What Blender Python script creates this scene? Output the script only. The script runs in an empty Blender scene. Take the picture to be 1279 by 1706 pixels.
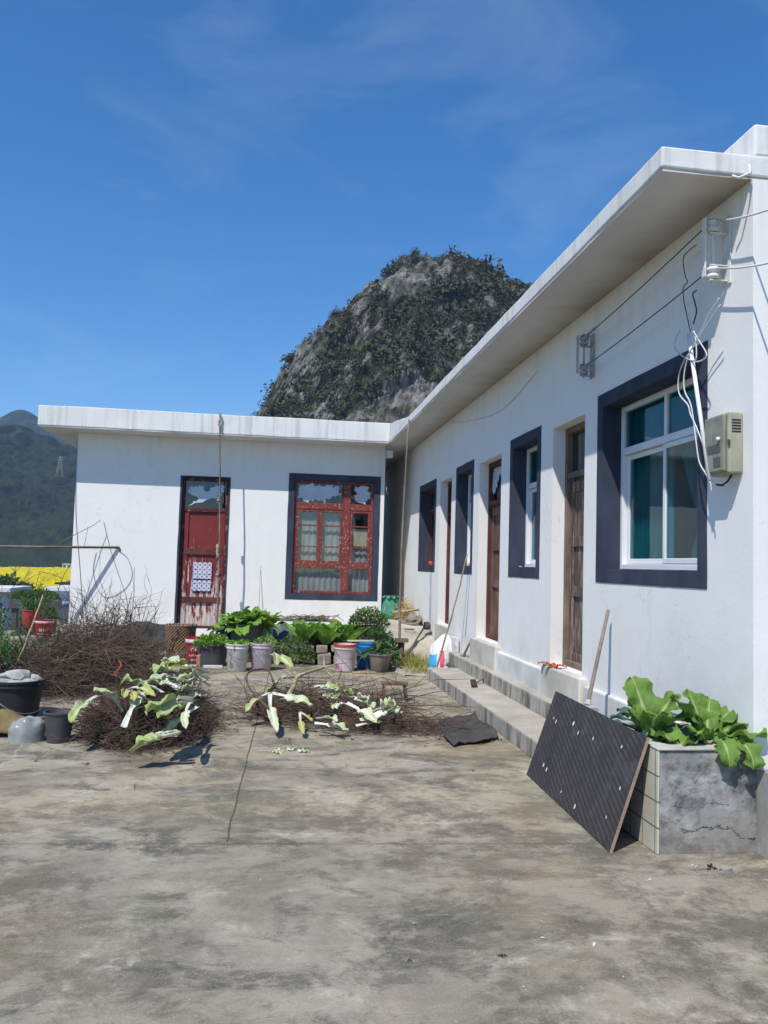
import bpy, bmesh, math, random
import numpy as np
from mathutils import Vector, Matrix, noise as mnoise
from math import sin, cos, pi, radians, sqrt, atan2, hypot
random.seed(7)
S = bpy.context.scene
COL = S.collection

# ------------------------------------------------------------------ camera
F, YAW, PITCH, ROLL = 1350.88, 0.135196, 0.065427, 0.029087
EYE = Vector((0, 0, 1.6))
def _basis():
    f = Vector((sin(YAW)*cos(PITCH), cos(YAW)*cos(PITCH), sin(PITCH)))
    r = Vector((cos(YAW), -sin(YAW), 0)); u = r.cross(f)
    return r*cos(ROLL)+u*sin(ROLL), -r*sin(ROLL)+u*cos(ROLL), f
CR, CU, CF = _basis()
cd = bpy.data.cameras.new('camera'); cam = bpy.data.objects.new('camera', cd); COL.objects.link(cam)
M = Matrix.Identity(4)
for i in range(3):
    M[i][0], M[i][1], M[i][2], M[i][3] = CR[i], CU[i], -CF[i], EYE[i]
cam.matrix_world = M
cd.sensor_fit = 'VERTICAL'; cd.sensor_height = 24; cd.lens = F/1706*24
cd.clip_start = 0.05; cd.clip_end = 6000
S.camera = cam
def at(px, py, ax, val):
    """point on the axis-aligned plane coordinate[ax] = val seen at a photo pixel (a survey of the place)"""
    d = CF + CR*((px-639.5)/F) - CU*((py-853.)/F)
    t = (val-EYE[ax])/d[ax]
    return EYE + d*t

# ------------------------------------------------------------------ light
SUN = Vector((.42, .57, -1.0)).normalized()
sl = bpy.data.lights.new('sun', 'SUN'); so = bpy.data.objects.new('sun', sl); COL.objects.link(so)
sl.energy = 5.0; sl.angle = radians(.5); sl.color = (1, .955, .89)
so.rotation_euler = SUN.to_track_quat('-Z', 'Y').to_euler()
so.location = (-20, -30, 60)
W = bpy.data.worlds.new('World'); S.world = W; W.use_nodes = True
nt = W.node_tree; N = nt.nodes; L = nt.links
for n in list(N): N.remove(n)
sky = N.new('ShaderNodeTexSky'); sky.sky_type = 'NISHITA'; sky.sun_disc = False
sky.sun_elevation = math.asin(-SUN.z); sky.sun_rotation = atan2(-SUN.x, -SUN.y)
sky.air_density = 1.0; sky.dust_density = .1; sky.ozone_density = 4.5; sky.altitude = 300
tc = N.new('ShaderNodeTexCoord'); mp = N.new('ShaderNodeMapping'); mp.inputs['Scale'].default_value = (2.2, 2.2, 5.5)
mp.inputs['Rotation'].default_value = (0.2, .45, .3)
nz = N.new('ShaderNodeTexNoise'); nz.inputs['Scale'].default_value = 1.6; nz.inputs['Detail'].default_value = 7; nz.inputs['Roughness'].default_value = .58
nz.inputs['Distortion'].default_value = .5
rp = N.new('ShaderNodeMapRange'); rp.inputs[1].default_value = .50; rp.inputs[2].default_value = .85; rp.inputs[3].default_value = 0; rp.inputs[4].default_value = .22
mx = N.new('ShaderNodeMix'); mx.data_type = 'RGBA'; mx.inputs[7].default_value = (6, 7, 8.3, 1)
bg = N.new('ShaderNodeBackground'); bg.inputs[1].default_value = .1
hs = N.new('ShaderNodeHueSaturation'); hs.inputs['Hue'].default_value = .502; hs.inputs['Saturation'].default_value = 1.29; hs.inputs['Value'].default_value = 1.46
wo = N.new('ShaderNodeOutputWorld')
L.new(tc.outputs['Generated'], mp.inputs[0]); L.new(mp.outputs[0], nz.inputs[0]); L.new(nz.outputs[0], rp.inputs[0])
L.new(sky.outputs[0], hs.inputs['Color']); L.new(hs.outputs[0], mx.inputs[6]); L.new(rp.outputs[0], mx.inputs[0]); L.new(mx.outputs[2], bg.inputs[0]); L.new(bg.outputs[0], wo.inputs[0])
S.view_settings.view_transform = 'Standard'; S.view_settings.look = 'None'
S.view_settings.exposure = 0.10; S.view_settings.gamma = 1
S.render.engine = 'CYCLES'
S.cycles.max_bounces = 6; S.cycles.transparent_max_bounces = 12; S.cycles.volume_bounces = 1
S.cycles.use_denoising = True

# ------------------------------------------------------------------ materials
class MT:
    """small node-tree writer"""
    def __init__(s, name, rough=.8, spec=.3):
        s.m = bpy.data.materials.new(name); s.m.use_nodes = True
        s.t = s.m.node_tree; s.N = s.t.nodes; s.L = s.t.links
        s.b = s.N['Principled BSDF']; s.out = s.N['Material Output']
        s.b.inputs['Roughness'].default_value = rough
        s.b.inputs['Specular IOR Level'].default_value = spec
        s._pos = None; s._obj = None; s._uv = None
    def pos(s):
        if not s._pos: s._pos = s.N.new('ShaderNodeNewGeometry').outputs['Position']
        return s._pos
    def obj(s):
        if not s._obj: s._obj = s.N.new('ShaderNodeTexCoord').outputs['Object']
        return s._obj
    def uv(s):
        if not s._uv: s._uv = s.N.new('ShaderNodeTexCoord').outputs['UV']
        return s._uv
    def map(s, v, scale=(1, 1, 1), loc=(0, 0, 0), rot=(0, 0, 0)):
        n = s.N.new('ShaderNodeMapping'); n.inputs['Scale'].default_value = scale
        n.inputs['Location'].default_value = loc; n.inputs['Rotation'].default_value = rot
        s.L.new(v, n.inputs[0]); return n.outputs[0]
    def noise(s, v, scale, detail=6, rough=.6, dist=0):
        n = s.N.new('ShaderNodeTexNoise'); s.L.new(v, n.inputs['Vector'])
        n.inputs['Scale'].default_value = scale; n.inputs['Detail'].default_value = detail
        n.inputs['Roughness'].default_value = rough; n.inputs['Distortion'].default_value = dist
        return n.outputs[0]
    def voro(s, v, scale, feature='F1', out='Distance'):
        n = s.N.new('ShaderNodeTexVoronoi'); n.feature = feature; s.L.new(v, n.inputs['Vector']); n.inputs['Scale'].default_value = scale
        return n.outputs[out]
    def rng(s, v, a, b, lo=0., hi=1.):
        n = s.N.new('ShaderNodeMapRange'); s.L.new(v, n.inputs[0])
        for k, x in zip((1, 2, 3, 4), (a, b, lo, hi)): n.inputs[k].default_value = x
        return n.outputs[0]
    def math(s, op, a, b=None, c=None):
        n = s.N.new('ShaderNodeMath'); n.operation = op
        for k, x in enumerate((a, b, c)):
            if x is None: continue
            if isinstance(x, (int, float)): n.inputs[k].default_value = x
            else: s.L.new(x, n.inputs[k])
        return n.outputs[0]
    def mix(s, f, a, b):
        n = s.N.new('ShaderNodeMix'); n.data_type = 'RGBA'
        for k, x in ((0, f), (6, a), (7, b)):
            if isinstance(x, (int, float)): n.inputs[k].default_value = x
            elif isinstance(x, tuple): n.inputs[k].default_value = (*x[:3], 1)
            else: s.L.new(x, n.inputs[k])
        return n.outputs[2]
    def sep(s, v):
        n = s.N.new('ShaderNodeSeparateXYZ'); s.L.new(v, n.inputs[0]); return n.outputs
    def color(s, c):
        if isinstance(c, tuple): s.b.inputs['Base Color'].default_value = (*c[:3], 1)
        else: s.L.new(c, s.b.inputs['Base Color'])
    def bump(s, h, strength=.3, dist=.01):
        n = s.N.new('ShaderNodeBump'); n.inputs['Strength'].default_value = strength; n.inputs['Distance'].default_value = dist
        s.L.new(h, n.inputs['Height']); s.L.new(n.outputs[0], s.b.inputs['Normal'])
    def rough(s, v): s.L.new(v, s.b.inputs['Roughness'])

def simple(name, c1, c2=None, scale=6., rough=.8, spec=.3, bump=.15, bscale=None, metal=0, stretch=(1, 1, 1), lo=.35, hi=.65):
    m = MT(name, rough, spec); v = m.map(m.obj(), stretch)
    n = m.noise(v, scale)
    m.color(m.mix(m.rng(n, lo, hi), c1, c2 or tuple(x*.75 for x in c1)))
    if bump: m.bump(m.noise(v, bscale or scale*5, 4), bump, .006)
    m.b.inputs['Metallic'].default_value = metal
    return m.m

def wall_white():
    m = MT('white_wall_paint', .75, .25); p = m.pos()
    c = m.mix(m.rng(m.noise(p, .9, 5), .3, .7), (.80, .792, .768), (.75, .745, .728))
    st = m.noise(m.map(p, (7, 7, .35)), 1.0, 5)
    c = m.mix(m.rng(st, .54, .78, 0, .30), c, (.64, .64, .615))
    z = m.sep(p)[2]
    lowm = m.math('MULTIPLY', m.rng(z, .1, 1.45, 1, 0), m.rng(m.noise(p, 2.3, 6), .38, .68))
    c = m.mix(m.math('MULTIPLY', lowm, .75), c, (.54, .505, .43))
    pt = m.rng(m.noise(m.map(p, (1, 1, 1), (4, 6, 1)), .55, 4, .5), .53, .57, 0, .22)
    c = m.mix(pt, c, (.72, .725, .72))
    top = m.math('MULTIPLY', m.rng(z, 3.0, 4.0), m.rng(m.noise(m.map(p, (5, 5, .5)), 1.2, 6, .7), .50, .68, 0, .28))
    c = m.mix(top, c, (.50, .475, .43))
    hc = m.math('ABSOLUTE', m.math('SUBTRACT', m.noise(m.map(p, (1, 1, .7), (3, 3, 3)), .9, 6, .6), .5))
    c = m.mix(m.math('MULTIPLY', m.rng(hc, .0, .0025, 1, 0), m.rng(m.noise(p, .5, 2), .5, .6, 0, .5)), c, (.42, .42, .41))
    sp = m.rng(m.noise(p, 9, 3, .7), .67, .76, 0, .4)
    c = m.mix(sp, c, (.6, .6, .58))
    m.color(c)
    h = m.math('ADD', m.noise(p, 2.2, 4), m.math('MULTIPLY', m.noise(p, 45, 4), .25))
    m.bump(h, .22, .02)
    return m.m
def slab_white():
    m = MT('white_eave_paint', .8, .2); p = m.pos()
    c = m.mix(m.rng(m.noise(p, 1.3, 5), .3, .7), (.74, .74, .72), (.66, .66, .645))
    st = m.noise(m.map(p, (11, 11, .5)), 1.0, 6, .7)
    c = m.mix(m.rng(st, .50, .68, 0, .65), c, (.42, .42, .39))
    m.color(c); m.bump(m.noise(p, 22, 5), .2, .012)
    return m.m
def soffit_mat():
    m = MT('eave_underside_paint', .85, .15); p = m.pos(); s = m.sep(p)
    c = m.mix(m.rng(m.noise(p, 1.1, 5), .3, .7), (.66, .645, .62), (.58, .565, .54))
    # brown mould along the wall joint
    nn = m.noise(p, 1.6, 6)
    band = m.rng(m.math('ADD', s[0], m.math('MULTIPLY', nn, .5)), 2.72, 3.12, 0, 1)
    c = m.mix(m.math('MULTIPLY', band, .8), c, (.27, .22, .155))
    m.color(c); m.bump(m.noise(p, 14, 5), .15, .012)
    return m.m
def concrete_ground():
    m = MT('yard_concrete', .88, .25); p = m.pos(); s = m.sep(p)
    big = m.noise(p, .42, 5, .55, .3); mid = m.noise(m.map(p, (.85, 1.15, 1), (3.1, 1.7, 0)), 1.5, 10, .70, .35)
    fine = m.noise(p, 8.5, 10, .80); vf = m.noise(p, 60, 4, .7)
    warm = m.rng(s[1], 4.4, 5.6)
    c0 = m.mix(warm, (.300, .268, .204), (.375, .325, .235))
    c1 = m.mix(warm, (.120, .106, .080), (.165, .144, .101))
    c = m.mix(m.rng(m.math('ADD', m.math('MULTIPLY', mid, .62), m.math('MULTIPLY', fine, .38)), .45, .535), c1, c0)
    c = m.mix(m.math('MULTIPLY', m.rng(big, .46, .58), .6), c, m.mix(m.rng(fine, .40, .60), (.45, .41, .325), (.215, .198, .165)))
    # pale laitance flakes
    pale = m.math('MULTIPLY', m.rng(m.noise(m.map(p, (1, 1, 1), (9, 4, 0)), 1.7, 10, .76, .3), .54, .63), m.rng(fine, .40, .58))
    c = m.mix(m.math('MULTIPLY', pale, .75), c, (.53, .49, .40))
    # dark damp / moss stains
    stn = m.math('MULTIPLY', m.rng(m.noise(m.map(p, (.9, 1.4, 1), (5, 8, 0)), 1.25, 10, .74, .6), .505, .59), m.rng(fine, .36, .53))
    c = m.mix(m.math('MULTIPLY', stn, .9), c, (.072, .068, .060))
    st2 = m.math('MULTIPLY', m.rng(m.noise(m.map(p, (1, 1.2, 1), (25, 3, 0)), 3.4, 9, .76, .3), .53, .61), .62)
    c = m.mix(st2, c, (.085, .078, .066))
    grn = m.rng(m.noise(m.map(p, (1, 1, 1), (1, 12, 0)), .8, 7, .65), .50, .64, 0, .45)
    c = m.mix(grn, c, (.175, .168, .105))
    rust = m.math('MULTIPLY', m.rng(m.noise(m.map(p, (1, 1, 1), (15, 2, 0)), .7, 6), .55, .69), .3)
    c = m.mix(rust, c, (.33, .225, .125))
    # sharp specks and scuffs
    c = m.mix(m.rng(m.noise(m.map(p, (1, 1, 1), (2, 2, 0)), 26, 3, .8), .67, .73, 0, .6), c, (.60, .58, .53))
    c = m.mix(m.rng(m.noise(m.map(p, (1, 1, 1), (7, 3, 0)), 19, 3, .8), .67, .74, 0, .65), c, (.07, .065, .06))
    c = m.mix(m.rng(vf, .40, .62, 0, .24), c, m.mix(m.rng(m.noise(p, 110, 2), .4, .6), (.10, .088, .066), (.44, .40, .31)))
    sc = m.noise(m.map(p, (.5, 7, 1), (2, 1, 0), (0, 0, .5)), 2.2, 6, .75)
    c = m.mix(m.math('MULTIPLY', m.rng(sc, .60, .68), m.math('MULTIPLY', m.rng(fine, .4, .6), .4)), c, (.45, .43, .375))
    # construction joints
    wob = m.math('MULTIPLY', m.math('SUBTRACT', m.noise(p, 1.8, 5, .7), .5), .045)
    x1 = m.math('ABSOLUTE', m.math('ADD', m.math('SUBTRACT', m.math('SUBTRACT', s[0], m.math('MULTIPLY', s[1], .031)), -.348), wob))
    j1 = m.math('MULTIPLY', m.rng(x1, .0025, .0075, 1, 0), m.math('GREATER_THAN', s[1], 4.80))
    y1 = m.math('ABSOLUTE', m.math('ADD', m.math('SUBTRACT', m.math('ADD', s[1], m.math('MULTIPLY', s[0], .05)), 4.77), m.math('MULTIPLY', wob, .6)))
    j2 = m.math('MULTIPLY', m.rng(y1, .003, .02, .75, 0), m.rng(fine, .38, .6))
    # hairline crack at left
    x3 = m.math('ABSOLUTE', m.math('ADD', m.math('ADD', s[0], m.math('MULTIPLY', wob, 7.5)), 1.98))
    j3 = m.math('MULTIPLY', m.rng(x3, .003, .014, 1, 0), m.math('MULTIPLY', m.math('GREATER_THAN', s[1], 5.7), m.math('LESS_THAN', s[1], 7.3)))
    c = m.mix(m.math('MULTIPLY', j3, .55), c, (.42, .40, .36))
    jj = m.math('MAXIMUM', j1, j2)
    c = m.mix(m.math('MULTIPLY', jj, .85), c, (.075, .06, .045))
    m.color(c)
    h = m.math('ADD', m.math('ADD', m.math('MULTIPLY', mid, .6), m.math('MULTIPLY', fine, .6)), m.math('MULTIPLY', vf, .35))
    h = m.math('SUBTRACT', h, m.math('MULTIPLY', jj, .8))
    m.bump(h, .5, .018)
    return m.m
def step_concrete():
    m = MT('step_concrete', .9, .2); p = m.pos(); s = m.sep(p)
    n = m.noise(p, 2.4, 8, .68); f = m.noise(p, 12, 7, .7)
    c = m.mix(m.rng(n, .36, .64), (.42, .39, .33), (.30, .275, .23))
    nm = m.N.new('ShaderNodeNewGeometry').outputs['Normal']; up = m.rng(m.sep(nm)[2], .3, .8, 1, 0)
    drip = m.noise(m.map(p, (3, 5, .9)), 1.3, 8, .72)
    c = m.mix(m.math('MULTIPLY', m.rng(drip, .47, .60), m.math('MULTIPLY', up, .85)), c, (.075, .07, .062))
    c = m.mix(m.math('MULTIPLY', m.rng(m.noise(p, 1.0, 6), .5, .7), .4), c, (.50, .47, .41))
    c = m.mix(m.rng(f, .62, .75, 0, .5), c, (.14, .13, .11))
    m.color(c); m.bump(m.math('ADD', n, m.math('MULTIPLY', f, .5)), .4, .015)
    return m.m
def plaster_grey():
    m = MT('grey_cement_render', .9, .2); p = m.pos(); s = m.sep(p)
    n = m.noise(p, 3.2, 8, .66, .3); f = m.noise(p, 14, 8, .72)
    c = m.mix(m.rng(n, .42, .58), (.30, .298, .29), (.12, .118, .115))
    c = m.mix(m.math('MULTIPLY', m.rng(m.noise(m.map(p, (1, 1, 1.6), (3, 7, 2)), 2.0, 8, .74), .48, .62), .8), c, (.50, .49, .465))
    c = m.mix(m.math('MULTIPLY', m.rng(f, .53, .66), .7), c, (.06, .056, .052))
    low = m.math('MULTIPLY', m.rng(m.math('ADD', s[2], m.math('MULTIPLY', n, .25)), .12, .34, 1, 0), .55)
    c = m.mix(low, c, (.21, .18, .145))
    w = m.math('MULTIPLY', m.math('SUBTRACT', m.noise(p, 5, 5, .7), .5), .26)
    cr = m.math('ABSOLUTE', m.math('ADD', m.math('SUBTRACT', s[2], .145), m.math('ADD', w, m.math('MULTIPLY', m.math('ABSOLUTE', m.math('SUBTRACT', s[0], 2.62)), .22))))
    crk = m.math('MULTIPLY', m.rng(cr, .0015, .010, 1, 0), m.math('MULTIPLY', m.math('GREATER_THAN', s[0], 2.38), m.math('LESS_THAN', s[0], 2.845)))
    cr2 = m.math('ABSOLUTE', m.math('ADD', m.math('SUBTRACT', s[2], .26), m.math('MULTIPLY', w, .55)))
    crk2 = m.math('MULTIPLY', m.rng(cr2, .0008, .004, .55, 0), m.math('MULTIPLY', m.math('GREATER_THAN', s[0], 2.32), m.math('LESS_THAN', s[0], 2.68)))
    k = m.math('MAXIMUM', crk, crk2)
    c = m.mix(m.math('MULTIPLY', k, m.rng(m.noise(p, 9, 5, .7), .36, .58, .1, .95)), c, (.035, .031, .026))
    m.color(c)
    m.bump(m.math('SUBTRACT', m.math('ADD', n, m.math('MULTIPLY', f, .5)), m.math('MULTIPLY', k, 1.2)), .5, .02)
    return m.m
def paint_peel(name, col, under, amount_z=None, amount=.62, scale=5., stretch=(6, 6, .9)):
    m = MT(name, .6, .3); p = m.pos(); s = m.sep(p)
    n = m.noise(m.map(p, stretch), scale*.4, 7, .7)
    c = m.mix(m.rng(m.noise(p, 4, 5), .3, .7), col, tuple(x*.72 for x in col))
    if amount_z:
        z0, z1, lo, hi = amount_z
        th = m.rng(s[2], z0, z1, lo, hi)
        k = m.rng(m.math('SUBTRACT', n, th), 0, .035)
    else:
        k = m.rng(n, amount, amount+.04)
    u = m.mix(m.rng(m.noise(m.map(p, (9, 9, 1)), 3, 5), .35, .65), under, tuple(x*.6 for x in under))
    m.color(m.mix(k, c, u))
    m.bump(m.math('SUBTRACT', m.noise(m.map(p, (14, 14, .8)), 2, 5), k), .35, .006)
    return m.m
def weathered_wood(name, a, b, st=(22, 22, .9), rough=.85):
    m = MT(name, rough, .2); p = m.pos()
    g = m.noise(m.map(p, st), 1.0, 8, .7); n = m.noise(p, 2.1, 5)
    c = m.mix(m.rng(g, .34, .66), a, b)
    c = m.mix(m.rng(n, .42, .66, 0, .6), c, tuple(x*1.5 for x in a))
    m.color(c); m.bump(g, .6, .008)
    return m.m
def glass(name, tint, refl=1.0, mixin=None):
    m = bpy.data.materials.new(name); m.use_nodes = True; t = m.node_tree; n = t.nodes
    for x in list(n): n.remove(x)
    o = n.new('ShaderNodeOutputMaterial'); tr = n.new('ShaderNodeBsdfTransparent'); gl = n.new('ShaderNodeBsdfGlossy')
    mx = n.new('ShaderNodeMixShader')
    tr.inputs[0].default_value = (*tint, 1); gl.inputs['Roughness'].default_value = .015; gl.inputs[0].default_value = (refl, refl, refl, 1)
    bp = n.new('ShaderNodeBump'); ns = n.new('ShaderNodeTexNoise'); ns.inputs['Scale'].default_value = 1.8
    g = n.new('ShaderNodeNewGeometry'); t.links.new(g.outputs['Position'], ns.inputs['Vector']); t.links.new(ns.outputs[0], bp.inputs['Height'])
    bp.inputs['Strength'].default_value = .08; bp.inputs['Distance'].default_value = .02
    t.links.new(bp.outputs[0], gl.inputs['Normal'])
    dt = n.new('ShaderNodeVectorMath'); dt.operation = 'DOT_PRODUCT'; t.links.new(g.outputs['Normal'], dt.inputs[0]); t.links.new(g.outputs['Incoming'], dt.inputs[1])
    prev = dt.outputs['Value']
    for op, v in (('ABSOLUTE', None), ('SUBTRACT', 1.0), ('POWER', 5.0), ('MULTIPLY_ADD', .96)):   # Schlick reflectance, the same from both faces
        k = n.new('ShaderNodeMath'); k.operation = op
        if op == 'SUBTRACT': k.inputs[0].default_value = v; t.links.new(prev, k.inputs[1])
        else:
            t.links.new(prev, k.inputs[0])
            if v is not None: k.inputs[1].default_value = v
            if op == 'MULTIPLY_ADD': k.inputs[2].default_value = .04
        prev = k.outputs[0]
    t.links.new(prev, mx.inputs[0]); t.links.new(tr.outputs[0], mx.inputs[1]); t.links.new(gl.outputs[0], mx.inputs[2]); t.links.new(mx.outputs[0], o.inputs[0])
    return m
def leafmat(name, g1, g2, rib, ribw=.16, pet=.25, petc=None, nscale=9., trans=.35, edge=None, veins=True, soft=.04, psoft=.055):
    m = MT(name, .68, .25); u = m.sep(m.uv()); o = m.obj()
    au = m.math('MULTIPLY', m.math('ABSOLUTE', m.math('SUBTRACT', u[0], .5)), 2)
    c = m.mix(m.rng(m.noise(o, nscale, 5), .33, .67), g1, g2)
    if veins:
        w = m.math('SINE', m.math('MULTIPLY', m.math('SUBTRACT', u[1], m.math('MULTIPLY', au, .32)), 44))
        c = m.mix(m.math('MULTIPLY', m.rng(w, .80, 1), .45), c, tuple(min(1, x*1.7) for x in g1))
    if edge: c = m.mix(m.rng(m.math('ADD', au, m.math('MULTIPLY', m.noise(o, 14, 4), .6)), 1.0, 1.35, 0, .8), c, edge)
    k = m.rng(m.math('SUBTRACT', au, m.math('MULTIPLY', m.math('SUBTRACT', 1.05, u[1]), ribw)), -soft, soft*1.5, 1, 0)
    c = m.mix(k, c, rib)
    kp = m.rng(u[1], pet-psoft, pet+psoft, 1, 0)
    c = m.mix(kp, c, petc or rib)
    m.color(c)
    t = m.N.new('ShaderNodeBsdfTranslucent'); m.L.new(c, t.inputs[0])
    x = m.N.new('ShaderNodeMixShader'); x.inputs[0].default_value = trans
    m.L.new(m.b.outputs[0], x.inputs[1]); m.L.new(t.outputs[0], x.inputs[2]); m.L.new(x.outputs[0], m.out.inputs[0])
    m.bump(m.noise(o, 30, 3), .3, .006)
    return m.m
def twigmat(name, a, b):
    m = MT(name, .9, .15); c = m.mix(m.rng(m.noise(m.obj(), 5, 4), .3, .7), a, b); m.color(c); return m.m

MWALL = wall_white(); MSLAB = slab_white(); MSOF = soffit_mat(); MGND = concrete_ground(); MSTEP = step_concrete(); MPLAST = plaster_grey()
MNAVY = simple('navy_trim_paint', (.056, .066, .098), (.034, .041, .064), 2.2, .85, .15, .3, 22, stretch=(1.6, 1.6, .6))
MPVC = simple('white_window_frame', (.74, .75, .76), (.68, .69, .7), 3, .45, .4, 0)
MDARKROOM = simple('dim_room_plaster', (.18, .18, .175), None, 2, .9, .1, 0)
MGLASS = glass('teal_window_glass', (.37, .66, .71), .9)
MGLASSC = glass('clear_window_glass', (.84, .87, .87), 1.0)
MCURT = simple('teal_curtain_cloth', (.10, .46, .41), (.055, .33, .31), 4, .85, .1, .1)
MCURTW = simple('grey_white_curtain_cloth', (.46, .47, .47), (.34, .35, .355), 3, .9, .1, .1)
MTANCUR = simple('tan_paper', (.62, .50, .37), (.54, .42, .31), 3, .9, .1, .05)
MREDFR = paint_peel('peeling_red_frame_paint', (.22, .042, .034), (.42, .34, .29), None, .565, 5, (13, 13, 9))
MREDDK = paint_peel('dark_red_frame_paint', (.085, .020, .020), (.30, .24, .20), None, .57, 5, (5, 5, 3))
MREDDR = paint_peel('peeling_red_door_paint', (.21, .030, .030), (.62, .52, .48), (.2, 2.5, .40, .70), 0, 6, (9, 9, 1.3))
MWOODGR = weathered_wood('weathered_grey_wood', (.20, .16, .13), (.085, .06, .048))
MWOODBR = weathered_wood('weathered_brown_wood', (.17, .10, .075), (.07, .038, .028))
MWOODRED = weathered_wood('worn_red_brown_wood', (.115, .046, .037), (.055, .027, .022))
MWOODDK = weathered_wood('dark_brown_wood', (.075, .042, .034), (.035, .02, .017))
MDOORN = paint_peel('peeling_brown_door_paint', (.105, .066, .052), (.32, .26, .21), None, .52, 6, (14, 14, 1.0))
MBAMB = weathered_wood('old_bamboo', (.34, .26, .15), (.22, .16, .09), (12, 12, 1))
MPOLE = weathered_wood('grey_pole_wood', (.20, .17, .14), (.10, .085, .07), (9, 9, 2))
MBLACK = simple('black_rubber', (.018, .018, .02), (.03, .03, .032), 6, .6, .3, .1)
MDGREY = simple('dark_grey_plastic', (.055, .055, .06), (.085, .085, .088), 3, .55, .35, .1)
MSOIL = simple('dark_soil', (.055, .040, .028), (.09, .065, .045), 14, .95, .1, .8, 40)
MWIRE = simple('dark_wire', (.03, .03, .033), None, 4, .6, .3, 0)
MWIREW = simple('white_painted_wire', (.66, .66, .65), (.5, .5, .49), 4, .6, .3, 0)
MSTEEL = simple('galvanised_wire', (.22, .22, .22), None, 4, .5, .4, 0, metal=.6)
MCERA = simple('white_painted_iron', (.70, .70, .68), (.55, .55, .53), 9, .6, .3, .2)
MCERAG = simple('grey_bracket_paint', (.40, .42, .44), (.26, .27, .29), 9, .6, .3, .2)
MROPE = simple('twine', (.42, .36, .25), (.3, .25, .17), 20, .95, .1, .3)

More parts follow.
